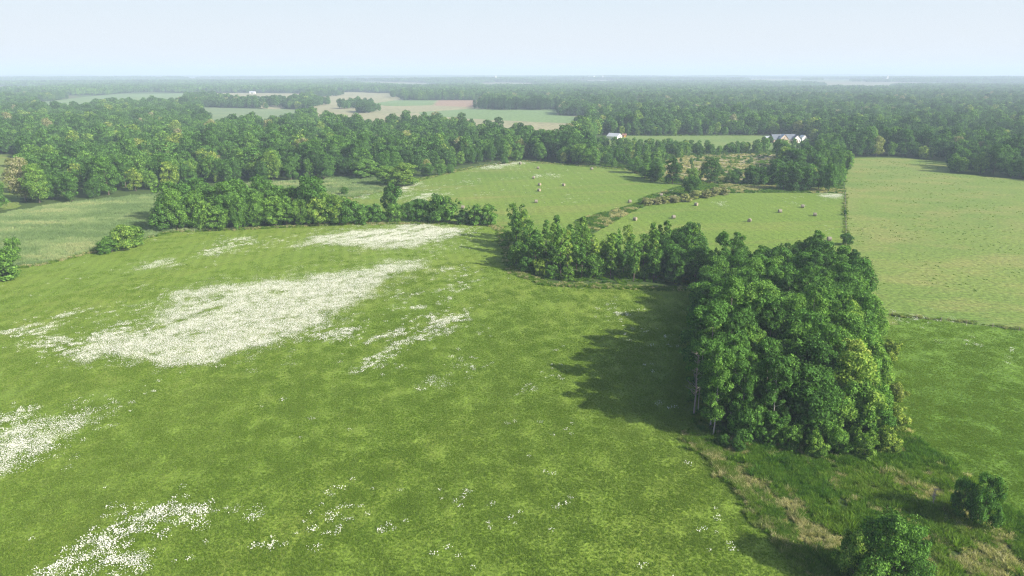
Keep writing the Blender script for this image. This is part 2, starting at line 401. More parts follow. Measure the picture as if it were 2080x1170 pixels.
def ground_sheet():
    rr = [0.0] + list(np.geomspace(60, 42000, 110)); nA = 240
    co = [(0, 0, 0)]; 
    th = np.linspace(0, 2 * np.pi, nA, endpoint=False)
    for r in rr[1:]:
        x = r * np.cos(th); y = r * np.sin(th); z = hill(x, y)
        co += list(zip(x, y, z))
    f = [(0, 1 + k, 1 + (k + 1) % nA) for k in range(nA)]
    for i in range(len(rr) - 2):
        a = 1 + i * nA; b = a + nA
        f += [(a + k, b + k, b + (k + 1) % nA, a + (k + 1) % nA) for k in range(nA)]
    m, nt, out = new_mat('ground')
    p = position(nt)
    v = N(nt, 'ShaderNodeTexVoronoi'); v.inputs['Scale'].default_value = 0.0016; v.inputs['Randomness'].default_value = 0.8; nt.links.new(p, v.inputs['Vector'])
    sep = N(nt, 'ShaderNodeSeparateColor'); nt.links.new(v.outputs['Color'], sep.inputs[0])
    far = mixc(nt, maprange(nt, sep.outputs[0], 0.4, 0.6), (.08, .13, .04), (.16, .16, .09))
    n1 = noise(nt, p, 0.5, 4)
    near = mixc(nt, n1, (.032, .062, .016), (.070, .105, .030))
    ln = N(nt, 'ShaderNodeVectorMath', operation='LENGTH'); nt.links.new(p, ln.inputs[0])
    c = mixc(nt, maprange(nt, ln.outputs['Value'], 1700, 2600), near, far)
    b = N(nt, 'ShaderNodeBsdfPrincipled'); b.inputs['Roughness'].default_value = .95; b.inputs['Specular IOR Level'].default_value = 0.1
    nt.links.new(c, b.inputs['Base Color']); nt.links.new(b.outputs[0], out.inputs[0])
    me = bpy.data.meshes.new('ground'); me.from_pydata(co, [], f); me.update(); me.materials.append(m)
    o = bpy.data.objects.new('ground', me); COL.objects.link(o); tag(o, kind='structure')
ground_sheet()

ROW = math.atan2(79, 51)                       # bearing of the mowing lines and of the flower drifts
M_MEADOW = field_mat('meadow_grass', (.118, .186, .023), (.142, .212, .028), alt=(.180, .215, .036), alt_at=(0.46, 0.92), rot=ROW, big=0.018, fine=2.2, bump=0.6, lines=(R(103), 3.2, .07))
M_HAY = field_mat('hay_field_grass', (.095, .165, .022), (.140, .205, .032), alt=(.19, .20, .055), alt_at=(0.52, 0.75), rot=0.2, big=0.02, fine=0.9, bump=0.7, lines=(R(96), 4.5, .05))
M_PAST = field_mat('pasture_grass', (.105, .175, .032), (.155, .205, .045), alt=(.21, .21, .07), alt_at=(0.46, 0.74), rot=-0.25, big=0.022, fine=0.8, bump=0.7, stretch=1.6, speck=(.085, .15, .032), speck_at=(0.62, 0.72), speck_scale=0.55)
M_PAST2 = field_mat('green_pasture_grass', (.085, .165, .018), (.115, .20, .025), rot=-0.9, big=0.03, fine=1.6, bump=0.6, lines=(R(118), 3.5, .06))
M_ROUGH = field_mat('rough_grass', (.045, .085, .020), (.080, .130, .028), alt=(.09, .135, .04), alt_at=(0.6, 0.95), rot=2.0, big=0.2, fine=1.6, bump=0.9, stretch=1.5)
M_MARSH = field_mat('marsh_grass', (.110, .170, .085), (.165, .215, .105), alt=(.20, .24, .09), rot=0.45, big=0.02, fine=0.7, bump=0.6)
M_SCRUB = field_mat('dry_scrub', (.12, .15, .06), (.30, .25, .14), alt=(.38, .31, .18), rot=0.0, big=0.05, fine=0.6, bump=0.6, stretch=3)
M_CROP = field_mat('crop_green', (.12, .19, .07), (.15, .22, .09), rot=0.0, big=0.01, fine=0.2, bump=0.1)
M_TAN = field_mat('stubble', (.21, .21, .12), (.28, .26, .155), alt=(.15, .20, .08), alt_at=(0.55, .75), rot=0.0, big=0.006, fine=0.15, bump=0.1)
M_RED = field_mat('ploughed_soil', (.25, .17, .12), (.28, .20, .14), rot=0.0, big=0.01, fine=0.15, bump=0.1)
M_LAWN = field_mat('lawn', (.10, .17, .04), (.15, .20, .06), alt=(.27, .2, .12), alt_at=(.62, .7), rot=0, big=0.03, fine=0.5, bump=0.2)

# near fields, polygons on the ground (metres)
MEADOW = np.vstack([[(-210, 40)], GP([(-330, 640), (0, 548), (90, 536), (200, 508), (280, 487), (350, 471), (480, 466), (700, 455), (960, 453), (1015, 462), (1045, 552), (1110, 578), (1240, 583), (1430, 586)]),
                    [(52, 160), (42, 128), (34, 105)], GP([(1400, 888), (1480, 955), (1560, 1060), (1660, 1170)]), [(41, 62), (46, 40)]])
ROUGH = np.vstack([GP([(1660, 1170), (1560, 1060), (1480, 955), (1400, 888)]), [(34, 105.5), (45, 108), (64, 108), (72, 112)], GP([(1850, 885), (1950, 958), (2080, 1058), (2240, 1190)]), [(66, 40), (46, 40), (41, 62)]])
FENCE0, FENCE1 = np.array(G(1717, 395)), np.array(G(1719, 490))
PAST_LOW = np.vstack([[(66, 40)], GP([(2240, 1190), (2080, 1058), (1950, 958), (1850, 885)]), [(66, 112), (75, 134), (86, 160), (97, 160)], [G(1812, 641)], GP([(2080, 671), (2500, 730)]), [(190, 60)]])
PAST_UP = np.vstack([GP([(2500, 730), (2080, 671), (1812, 641)]), [(97, 160), (86, 160), (95, 195), (125.2, 249.3)], [FENCE1, FENCE0], GP([(1716, 350), (1722, 321), (1780, 320), (1850, 322), (1920, 329), (1932, 352), (2080, 366), (2600, 405)]), [(420, 250)]])
HAY_W = GP([(640, 447), (700, 405), (750, 388), (850, 366), (940, 344), (1055, 327), (1110, 330), (1190, 338), (1240, 340), (1290, 347), (1330, 368), (1390, 376), (1300, 404), (1296, 412), (1240, 428), (1170, 447), (1170, 500), (1015, 470), (1000, 452), (960, 452), (700, 455)])
HAY_E = np.vstack([GP([(1205, 500), (1205, 475), (1250, 448), (1310, 418), (1400, 408), (1480, 392), (1600, 391), (1716, 393), (1718, 490)]), [(95, 195), (94, 205), (66, 205), (50, 195), (20, 215)]])
DITCH = GP([(1170, 500), (1170, 447), (1240, 428), (1296, 412), (1300, 404), (1390, 376), (1500, 375), (1715, 385), (1716, 393), (1600, 391), (1480, 392), (1400, 408), (1310, 418), (1250, 448), (1205, 475), (1205, 500)])
MARSH_W = GP([(-300, 490), (0, 436), (120, 416), (300, 397), (420, 395), (420, 468), (350, 471), (280, 487), (200, 508), (90, 536), (0, 548), (-330, 640)])
MARSH_N = GP([(500, 372), (620, 368), (700, 361), (790, 360), (790, 385), (740, 398), (690, 408), (640, 447), (500, 440)])
SCRUB = GP([(1175, 292), (1250, 275), (1570, 275), (1640, 283), (1700, 320), (1716, 350), (1715, 385), (1500, 375), (1390, 376), (1330, 368), (1290, 347), (1240, 340), (1200, 338)])
DRY = GP([(1345, 330), (1400, 317), (1500, 314), (1580, 314), (1585, 345), (1570, 362), (1440, 372), (1345, 362)])
LAWN = GP([(1178, 290), (1240, 276), (1360, 276), (1565, 275), (1640, 283), (1650, 300), (1590, 306), (1400, 300), (1240, 298)])
PATCH_W = GP([(-80, 314), (38, 314), (60, 336), (46, 350), (28, 366, 13), (-80, 378, 13)])

sheet('meadow', MEADOW, 0.006, M_MEADOW, 0.5, seed=2)
sheet('rough_ground', ROUGH, 0.012, M_ROUGH, 0.9, seed=3)
sheet('pasture', PAST_LOW, 0.018, M_PAST2, 0.3, seed=4)
sheet('pasture', PAST_UP, 0.024, M_PAST, 0.4, seed=5)
sheet('hay_field', HAY_W, 0.030, M_HAY, 0.7, seed=6)
sheet('hay_field', HAY_E, 0.036, M_HAY, 0.7, seed=7)
sheet('ditch_bank', DITCH, 0.042, M_ROUGH, 1.0, seed=8)
sheet('marsh_field', MARSH_W, 0.048, M_MARSH, 0.6, seed=9)
sheet('marsh_field', MARSH_N, 0.054, M_MARSH, 0.8, seed=10)
sheet('scrub_land', SCRUB, 0.060, M_ROUGH, 1.0, seed=11)
sheet('dry_land', DRY, 0.080, M_SCRUB, 3.0, seed=12)
sheet('lawn', LAWN, 0.100, M_LAWN, 1.0, seed=13)
sheet('grass_patch', PATCH_W, 0.06, M_PAST, 1.5, seed=14)

# far fields: near edges are seen over tree tops, far edges on the ground
T = 18
FAR = [
 ('crop_field', M_CROP, [(60, 207), (100, 206), (170, 197), (230, 192), (310, 188), (400, 190), (460, 193, 0), (400, 196), (375, 191, T), (350, 200, T), (220, 199, T), (160, 207, T), (95, 212, T)], .10),
 ('stubble_field', M_TAN, [(400, 189), (520, 189), (612, 190), (640, 196), (560, 202, T), (470, 192, T), (400, 193, 4)], .12),
 ('stubble_field', M_TAN, [(640, 200), (690, 187), (740, 188), (790, 190), (820, 204), (980, 204), (972, 220), (1130, 223), (1135, 236), (1195, 236), (1196, 253), (1130, 258, T), (1000, 240, T), (870, 228, T), (770, 238, T), (640, 226, T), (630, 215)], .14),
 ('crop_field', M_CROP, [(745, 212), (800, 204), (885, 204), (878, 214), (800, 216)], .20),
 ('crop_field', M_CROP, [(850, 228), (960, 221), (1130, 222), (1135, 234), (1190, 240), (1190, 252), (1000, 244), (860, 236)], .22),
 ('ploughed_field', M_RED, [(890, 204), (980, 204), (970, 218), (880, 215)], .24),
 ('marsh_field', M_MARSH, [(405, 218), (520, 221), (620, 223), (640, 232), (560, 236, T), (420, 232, T)], .16),
 ('stubble_field', M_TAN, [(690, 170), (740, 169), (850, 171), (850, 176), (770, 176)], .2),
 ('clearing', M_LAWN, [(1440, 236), (1525, 238), (1525, 247), (1440, 248)], .2),
 ('orchard', M_LAWN, [(1560, 196), (1700, 194), (1700, 201), (1600, 203)], .2),
]
CLEAR = [GP(f[2]) for f in FAR] + [PATCH_W, LAWN]
for i, (nm, mt, pl, z) in enumerate(FAR): sheet(nm, GP(pl), z, mt, 4.0, 12.0, seed=20 + i)

# ---------------------------------------------------------------- tree and bush kinds
ASPEN = [(make_trunk(f'aspen_trunk_{i}', i, h, h * .3, r, .15, M_ASPEN, 7), make_crown(f'aspen_crown_{i}', 100 + i, h, h * .12, r * 1.15, .28, 14000, 28, .34, .85, gap=.3, rag=.4), h)
         for i, (h, r) in enumerate([(19, 3.0), (20, 2.7), (18, 3.3), (21, 3.1), (19, 2.5), (17.5, 3.2)])]
POPLAR = [(make_trunk(f'poplar_trunk_{i}', 40 + i, h, h * .2, r, .16, M_BARK, 8), make_crown(f'poplar_crown_{i}', 140 + i, h, h * .14, r, .42, 2600, 20, .42, .9, gap=.42), h)
          for i, (h, r) in enumerate([(16, 2.4), (17.5, 2.1), (15, 2.7), (16.5, 2.9)])]
BROAD = [(make_trunk(f'broadleaf_trunk_{i}', 60 + i, h, h * .15, r, .28, M_BARK, 6), make_crown(f'broadleaf_crown_{i}', 160 + i, h, h * .07, r,   .41, 10000, 24, .34, .8, sub=18, gap=.2, rag=.35), h)
         for i, (h, r) in enumerate([(15, 5.6), (17, 6.0), (14, 6.2), (18, 5.8), (13.5, 5.0), (16, 5.0)])]
BUSH = [(make_trunk(f'bush_stem_{i}', 80 + i, h, h * .1, r, .09, M_BARK, 8), make_crown(f'bush_crown_{i}', 180 + i, h, h * .02, r, .28, 5600, 24, .28, .9, sub=18, gap=.32, rag=.9), h)
        for i, (h, r) in enumerate([(6, 2.8), (7, 3.2), (5, 2.7), (6.5, 2.4)])]
BIGBUSH = [(make_trunk(f'shrub_stem_{i}', 90 + i, h, h * .1, r, .10, M_BARK, 14), make_crown(f'shrub_crown_{i}', 190 + i, h, h * .02, r, .25, 17000, 34, .27, .9, sub=22, gap=.30, rag=1.0), h)
           for i, (h, r) in enumerate([(9, 4.3), (10, 4.6), (8.5, 4.4)])]
MID = [make_crown(f'wood_crown_{i}', 200 + i, h, h * .08, r, .66, 2700, 20, .34, .85, M_LEAF_FAR, sub=18) for i, (h, r) in enumerate([(15, 5.6), (17, 5.9), (14, 6.2), (18, 5.6), (13.5, 5.2), (16, 5.3), (15, 6.5), (18.5, 6.0)])]
MIDBUSH = [make_crown(f'thicket_crown_{i}', 230 + i, h, .2, r, .6, 700, 11, .45, .9, M_LEAF_FAR) for i, (h, r) in enumerate([(5, 2.4), (7, 2.8), (4, 2.6)])]
def patch_mesh(seed, size=46, n=24):
    g = np.random.default_rng(seed); vv = []; sh = []
    for i in range(n):
        h = g.uniform(12, 19); src = make_crown('t', seed * 50 + i, h, h * .15, g.uniform(4.5, 6.2), 2.2, 200, 9, .5, .85, M_LEAF_FAR)
        co = np.empty(len(src.vertices) * 3, np.float32); src.vertices.foreach_get('co', co); co = co.reshape(-1, 3)
        s_ = np.empty(len(src.vertices), np.float32); src.attributes['shade'].data.foreach_get('value', s_)
        co[:, 0] += ((i % 5) + g.uniform(.1, .9) - 2.5) * size / 5; co[:, 1] += ((i // 5) + g.uniform(.1, .9) - 2.5) * size / 5
        vv.append(co); sh.append(np.clip(s_ * .6 + g.uniform(-.15, .55), 0, 1)); bpy.data.meshes.remove(src)
    vv = np.concatenate(vv); return mesh_np(f'wood_patch_{seed}', vv, np.arange(len(vv)), 4, M_LEAF_FAR, {'shade': np.concatenate(sh)})
PATCH = [patch_mesh(k) for k in range(1, 5)]

WORDS = 'first second third fourth fifth sixth seventh eighth ninth tenth eleventh twelfth thirteenth fourteenth fifteenth sixteenth seventeenth eighteenth nineteenth'.split()
TENS = {20: 'twent', 30: 'thirt', 40: 'fort', 50: 'fift', 60: 'sixt', 70: 'sevent', 80: 'eight', 90: 'ninet'}
def ordinal(i):
    i += 1
    if i < 20: return WORDS[i - 1]
    t = i // 10 * 10
    return TENS[t] + 'ieth' if i == t else TENS[t] + 'y-' + WORDS[i - t - 1]
def tone(t):
    return 'dark green' if t < .22 else 'deep green' if t < .4 else 'mid-green' if t < .58 else 'light green' if t < .74 else 'yellow-green' if t < .92 else 'greyish'

def plant(name, proto, x, y, sc, tint, rz=None, sz=None):
    tr, cr, h = proto
    e = empty(name, (x, y, 0), random.uniform(0, 6.28) if rz is None else rz)
    s3 = (sc, sc, sz or sc)
    for nm, me in (('trunk' if not 'bush' in name else 'stem', tr), ('crown' if not 'bush' in name else 'foliage', cr)):
        o = bpy.data.objects.new(nm, me); COL.objects.link(o); o.parent = e; o.scale = s3; o['tint'] = float(tint)
    return e

def jitter_grid(poly, sp, seed, jit=.38):
    g = np.random.default_rng(seed); lo = poly.min(0); hi = poly.max(0)
    xs, ys = np.meshgrid(np.arange(lo[0], hi[0], sp), np.arange(lo[1], hi[1], sp * .9))
    xs = xs + (np.arange(ys.shape[0]) % 2)[:, None] * sp * .5
    x = xs.ravel() + g.uniform(-jit, jit, xs.size) * sp; y = ys.ravel() + g.uniform(-jit, jit, xs.size) * sp
    k = inside(x, y, poly); return np.stack([x[k], y[k]], 1)

def label_rows(items, area, depth, what, group, cat='tree'):
    """items: (object, x, y, tint, size word); counted row by row from the near side, each row from the left"""
    items.sort(key=lambda t: t[2]); rows = {}
    y0 = items[0][2]
    for it in items: rows.setdefault(int((it[2] - y0) / depth), []).append(it)
    for ri, (k, row) in enumerate(sorted(rows.items())):
        row.sort(key=lambda t: t[1] / t[2])
        for i, (o, x, y, t, sz) in enumerate(row):
            where = f'{ordinal(i)} from left in {ordinal(ri)} row of {area}' if len(rows) > 1 else f'{ordinal(i)} from left along {area}'
            tag(o, f'{sz} {tone(t)} {what}, {where}', cat, group)

def size_word(s): return 'small' if s < .86 else 'tall' if s > 1.08 else 'medium'

# the square wood
WOOD = np.array([(31.5, 106), (37, 102.5), (47, 101.5), (60, 102), (63, 105), (68, 117), (76, 133), (86, 158), (98, 188), (96, 200), (84, 203), (66, 198), (55, 184), (47, 160), (40, 136), (34, 118)])
its = []
for x, y in jitter_grid(WOOD, 4.7, 11):
    edge_r = not inside(np.array([x + 7.0]), np.array([y]), WOOD)[0]
    front = not inside(np.array([x]), np.array([y - 6.0]), WOOD)[0]
    t = 0.18 + 0.42 * float(fbm(x / 14, y / 14, 5, 2)) + random.uniform(-.14, .2)
    if edge_r and random.random() < .75:
        p = random.choice(BROAD); s = random.uniform(.72, .95) * (.8 if front else 1); t += .25; nm = 'broadleaf_tree'
    elif (x > 47 and random.random() < .68) or (y > 140 and random.random() < .6):
        p = random.choice(BROAD); s = random.uniform(.72, .98); t += .04; nm = 'broadleaf_tree'
    else:
        p = random.choice(ASPEN); s = random.uniform(.76, 1.05); nm = 'aspen_tree'
    s *= .96 - .12 * max(0, (y - 130) / 70)
    its.append((plant(nm, p, x, y, s, min(t, .9)), x, y, min(t, .9), size_word(s)))
label_rows(its, 'the square wood', 5.2, 'tree', 'trees of the square wood')
for i, (px, py, h) in enumerate([(1409, 842, 12.5), (1416, 775, 14)]):
    x, y = G(px, py); b = make_bare(f'bare_branches_{i}', i, h, M_TWIG)
    o = bpy.data.objects.new('dead_tree', b); COL.objects.link(o); o.location = (x, y, 0)
    tag(o, ['bare grey-pink dead tree on the front corner of the square wood', 'bare grey dead tree a little behind the one at the wood corner'][i], 'dead tree')
# low growth at the foot of the wood
its = []
for px, py, s, t in [(1500, 905, .5, .45), (1600, 900, .75, .6), (1655, 915, .8, .68), (1700, 912, .7, .6), (1755, 918, .8, .7), (1800, 908, .85, .78), (1560, 895, .6, .5), (1470, 895, .45, .45), (1815, 860, .8, .8), (1818, 800, .7, .85), (1805, 720, .8, .8)]:
    x, y = G(px, py + 12); its.append((plant('bush', random.choice(BUSH), x, y, s, t), x, y, t, size_word(s)))
for i_ in range(9):
    x = 39 + i_ * 2.9 + random.uniform(-.8, .8); y = 103.5 + random.uniform(-.8, 1.6); t = random.uniform(.4, .72); s = random.uniform(.8, 1.3)
    its.append((plant('bush', random.choice(BUSH), x, y, s * .85, t, sz=s), x, y, t, size_word(s)))
label_rows(its, 'the foot of the square wood', 500, 'bush', 'bushes at the foot of the square wood', 'bush')

# the tree belt between meadow and hay field
BELT = np.vstack([GP([(1030, 505), (1050, 548), (1115, 570), (1240, 576), (1330, 574), (1450, 584), (1450, 500, 4), (1400, 492, 5), (1330, 475, 9), (1200, 460, 12), (1120, 450, 10), (1060, 440, 8), (1025, 450, 8)])])
its = []
for x, y in jitter_grid(BELT, 4.9, 21, .45):
    px, py = to_px(x, y)
    t = random.uniform(.38, .68); u = (px - 1020) / 420
    if px < 1150 and random.random() < .5:
        p = random.choice(BUSH); s = random.uniform(.7, 1.2); nm = 'bush'; t += .1
    elif px > 1330 and random.random() < .6:
        p = random.choice(BROAD); s = random.uniform(.55, .78); nm = 'broadleaf_tree'; t -= .18
    elif random.random() < .33: p = random.choice(BUSH); s = random.uniform(.7, 1.1); nm = 'bush'
    else: p = random.choice(POPLAR); s = random.uniform(.7, 1.0) * (1.0 - .12 * u); nm = 'poplar_tree'; t = random.uniform(.45, .78)
    its.append((plant(nm, p, x, y, s, t), x, y, t, size_word(s)))
label_rows([i for i in its if 'bush' not in i[0].name], 'the tree belt', 6, 'tree', 'trees of the belt between the fields')
label_rows([i for i in its if 'bush' in i[0].name], 'the tree belt', 8, 'bush', 'bushes of the belt between the fields', 'bush')

# the clump and hedgerow behind the meadow
def from_list(L, area, what, group, kinds, cat='tree', name='broadleaf_tree'):
    its = []
    for px, py, h, wpx, t in L:
        x, y = G(px, py); p = random.choice(kinds); s = h / p[2]
        d = math.hypot(y, CAM_H); wd = wpx * d / FPX
        pr = {id(q): r for q, r in zip(BROAD, (5.6, 6, 6.2, 5.8, 5, 5))} | {id(q): r for q, r in zip(BUSH, (2.8, 3.2, 2.7, 2.4))} | {id(q): r for q, r in zip(POPLAR, (2.4, 2.1, 2.7, 2.9))}
        sx = wd / (2.1 * pr[id(p)])
        o = plant(name, p, x, y, sx, t, sz=s)
        its.append((o, x, y, t, 'low' if h < 5 else 'small' if h < 9 else 'medium' if h < 15 else 'tall'))
    label_rows(its, area, 5000, what, group, cat)
CL = []
for px in range(335, 700, 21):
    h = 18 if px < 440 else 15.5
    CL.append((px + random.uniform(-6, 6), 471 - (px - 335) * .035 - random.uniform(0, 4), h * random.uniform(.62, .95), random.uniform(42, 60), random.uniform(.45, .75)))
from_list(CL, 'the near edge of the meadow clump', 'tree', 'trees on the near edge of the meadow clump', BROAD)
CL = [(px + random.uniform(-8, 8), 455 - random.uniform(0, 14), random.uniform(14, 19), random.uniform(55, 75), random.uniform(.25, .6)) for px in range(350, 665, 27)]
CL[10 if len(CL) > 10 else -1] = (640, 455, 20, 70, .35)
from_list(CL, 'the back of the meadow clump', 'tree', 'trees at the back of the meadow clump', BROAD)
CL = [(705, 456, 11, 50, .45), (735, 455, 8, 40, .5), (768, 452, 9, 42, .45), (795, 440, 15, 44, .3), (800, 452, 8, 34, .6), (832, 450, 8.5, 42, .4), (862, 450, 9, 40, .5), (888, 452, 12, 50, .5), (915, 452, 12, 48, .55), (940, 455, 6, 34, .3), (965, 456, 9.5, 44, .55), (992, 457, 8.5, 40, .6), (750, 445, 6, 40, .4), (680, 456, 13, 48, .55), (850, 440, 8, 44, .35)]
from_list(CL, 'the hedgerow behind the daisy meadow', 'shrub', 'tall shrubs of the hedgerow behind the daisies', BUSH, 'shrub', 'hedgerow_bush')
CL = [(228, 512, 6, 50, .55), (252, 508, 9.5, 52, .72), (276, 500, 7.5, 48, .68), (214, 516, 4.5, 30, .5)]
from_list(CL, 'the bush group on the marsh field edge', 'bush', 'bushes on the marsh field edge', BUSH, 'bush', 'bush')
CL = [(8, 568, 9, 80, .62), (30, 530, 8, 34, .6), (-25, 575, 9, 70, .6)]
from_list(CL, 'the bushes beside the marsh field corner', 'bush', 'bushes beside the marsh field corner', BUSH, 'bush', 'bush')
# single trees round the hay fields
CL = [(700, 397, 4.5, 18, .5), (790, 378, 11, 60, .66), (820, 378, 13, 64, .72), (745, 362, 11, 70, .6), (868, 358, 8, 30, .5), (895, 356, 7, 26, .55), (915, 352, 6, 22, .5), (1048, 328, 8, 26, .6), (1025, 333, 5, 20, .5)]
from_list(CL, 'the near edge of the big forest', 'tree', 'trees standing out at the near edge of the big forest', BROAD)
CL = [(1205, 337, 13, 40, .6), (1175, 333, 14, 44, .65), (1247, 340, 6, 16, .6), (1290, 352, 10, 34, .45), (1310, 362, 9, 34, .55), (1330, 368, 11, 36, .3), (1366, 374, 15, 34, .25), (1443, 371, 15, 46, .25), (1495, 366, 7, 24, .3), (1522, 375, 10, 30, .3), (1545, 375, 10, 32, .35), (1590, 386, 13, 40, .4), (1615, 388, 14, 42, .3), (1640, 388, 13, 40, .35), (1683, 390, 15, 32, .45), (1705, 372, 11, 24, .5), (1662, 386, 11, 30, .4), (1403, 398, 10, 36, .3), (1600, 350, 15, 42, .25), (1635, 348, 16, 44, .3), (1670, 345, 16, 44, .25), (1700, 348, 15, 40, .35)]
from_list(CL, 'the far side of the hay fields', 'tree', 'trees along the far side of the hay fields', BROAD)
CL = [(1313, 417, 3.6, 26, .95), (1332, 415, 3.8, 28, .98), (1350, 413, 3.6, 26, .93), (1370, 412, 3.8, 28, .97), (1392, 410, 4, 28, .92), (1412, 404, 4.6, 28, .9), (1432, 402, 5, 28, .95), (1452, 399, 5, 28, .96), (1470, 396, 4.5, 24, .97)]
from_list(CL, 'the low ditch hedge between the hay fields', 'bush', 'low greyish bushes on the ditch', BUSH, 'bush', 'bush')
# shrubs of the rough corner and by the fence
for px, py, h, wpx, t, lb in [(1792, 1195, 10.5, 120, .55, 'large bright green shrub rising at the lower edge of the rough corner'), (1735, 1185, 8, 90, .74, 'yellow-green shrub leaning beside the large shrub at the lower edge'),
                              (1838, 1190, 8.5, 80, .45, 'darker green shrub pressed against the large shrub at the lower edge'),
                              (1990, 1072, 8.0, 70, .42, 'round dark green shrub on the rough ground near the pasture'), (1952, 1050, 6.0, 52, .38, 'smaller half of the paired shrubs on the rough ground'),
                              (1718, 498, 4.5, 26, .3, 'dark bushy little tree growing on the fence line behind the square wood'), (1716, 437, 2.4, 9, .3, 'tiny dark bush on the fence between hay field and pasture')]:
    x, y = G(px, py); p = BIGBUSH[random.randrange(3)] if py > 1000 else BUSH[random.randrange(4)]; s = h / p[2]; wd = wpx * math.hypot(y, CAM_H) / FPX
    tag(plant('bush', p, x, y, wd / 5.8 * (.62 if py > 1000 else 1), t, sz=s), lb, 'bush')
b = make_bare('bare_sapling', 9, 3.0, M_TWIG, 34, .3); o = bpy.data.objects.new('dead_tree', b); COL.objects.link(o); x, y = G(1893, 1030); o.location = (x, y, 0)
tag(o, 'thin leafless grey sapling in the shade beside the paired shrubs', 'dead tree')

# ---------------------------------------------------------------- the big forest
EDGE = GP([(-900, 560), (-300, 468), (0, 430), (60, 418), (120, 412), (200, 402), (300, 392), (420, 378), (520, 371), (620, 369), (700, 362), (780, 362), (850, 352), (920, 345), (960, 336), (1060, 323), (1110, 330), (1200, 337), (1195, 300), (1176, 289), (1240, 277), (1340, 277), (1560, 275), (1640, 283), (1700, 320), (1722, 321), (1780, 320), (1850, 321), (1924, 328), (1936, 352), (2080, 366), (3200, 440)])
NEAR_F = np.vstack([EDGE, [(1500, 1000), (1500, 1750), (-1500, 1750), (-1500, 800)]])
g_ = np.random.default_rng(31)
pts = jitter_grid(NEAR_F, 9.3, 32, .42)
px, py = to_px(pts[:, 0], pts[:, 1]); k = (px > -160) & (px < 2240); pts = pts[k]
for c in CLEAR: pts = pts[~inside(pts[:, 0], pts[:, 1], c)]
pts = pts[fbm(pts[:, 0] / 16, pts[:, 1] / 16, 77, 2) > .24]
dist = np.hypot(pts[:, 0], pts[:, 1])
tin = 0.20 + 0.34 * fbm(pts[:, 0] / 40, pts[:, 1] / 40, 61, 3) + g_.normal(size=len(pts)) * .13
tin += (g_.random(len(pts)) < .07) * .3; tin[g_.random(len(pts)) < .012] = 1.0
tin = np.clip(tin, .08, .97); scl = g_.uniform(.62, 1.2, len(pts)) * (.8 + .4 * vnoise(pts[:, 0] / 45, pts[:, 1] / 45, 6))
sh_ = 9.0 / np.maximum(dist, 1); fwd = pts - pts / dist[:, None] * 13
edge = ~inside(fwd[:, 0], fwd[:, 1], NEAR_F)
scl[edge] *= g_.uniform(.7, 1.0, edge.sum()); tin[edge] = np.clip(tin[edge] + g_.uniform(-.05, .28, edge.sum()), 0, .9)
score = scl / dist * np.where(edge, 1.6, 1.0); score[dist > 900] = 0
NAMED = 82
order = np.argsort(-score); sel = order[:NAMED]; rest = order[NAMED:]
itsL, itsR = [], []
for i in sel:
    x, y = pts[i]; e = plant('broadleaf_tree', random.choice(BROAD), x, y, float(scl[i]), float(tin[i]))
    (itsL if x < 60 else itsR).append((e, x, y, float(tin[i]), size_word(scl[i])))
label_rows(itsL, 'the big forest', 14, 'tree', 'front trees of the big forest')
if itsR: label_rows(itsR, 'the pasture forest', 14, 'tree', 'front trees of the forest behind the pasture')
P1 = np.concatenate([pts[rest], np.zeros((len(rest), 1))], 1)
idx1 = g_.integers(0, 8, len(rest)); s1 = scl[rest]; t1 = tin[rest]
# lesser trees of the scrub
sp = jitter_grid(SCRUB, 7.5, 44, .45)
_u, _v = to_px(sp[:, 0], sp[:, 1]); k = ~((np.abs(_u - 1608) < 52) & (_v > 285) & (_v < 318)) & ~((np.abs(_u - 1245) < 20) & (_v < 300)) & ~inside(sp[:, 0], sp[:, 1], LAWN) & (fbm(sp[:, 0] / 22, sp[:, 1] / 22, 8, 2) > .40); ind = inside(sp[:, 0], sp[:, 1], DRY); k &= ~(ind & (g_.random(len(sp)) < .86)); sp = sp[k]
spx, spy = to_px(sp[:, 0], sp[:, 1])
ss = np.where(spx > 1570, g_.uniform(.55, .95, len(sp)), g_.uniform(.32, .62, len(sp))); ss[inside(sp[:, 0], sp[:, 1], DRY)] = .22
st = np.clip(g_.normal(size=len(sp)) * .14 + .5, .1, .95)
its = []; o_ = np.argsort(-(ss / sp[:, 1])); few, many = o_[:85], o_[85:]
for i in few:
    its.append((plant('scrub_tree', random.choice(BROAD), sp[i, 0], sp[i, 1], float(ss[i]), float(st[i])), sp[i, 0], sp[i, 1], float(st[i]), size_word(ss[i] * 1.7)))
label_rows(its, 'the scrub land', 22, 'tree', 'young trees of the scrub land')
P2 = np.concatenate([sp[many], np.zeros((len(many), 1))], 1)
# garden and lawn shrubs, and the orchard rows near the farmhouse
lw = jitter_grid(LAWN, 9, 45, .4); lx, ly = to_px(lw[:, 0], lw[:, 1]); k = (lx > 1540) & (ly > 290) & (g_.random(len(lw)) < .8); lw = lw[k]
P3 = np.concatenate([lw, np.zeros((len(lw), 1))], 1)
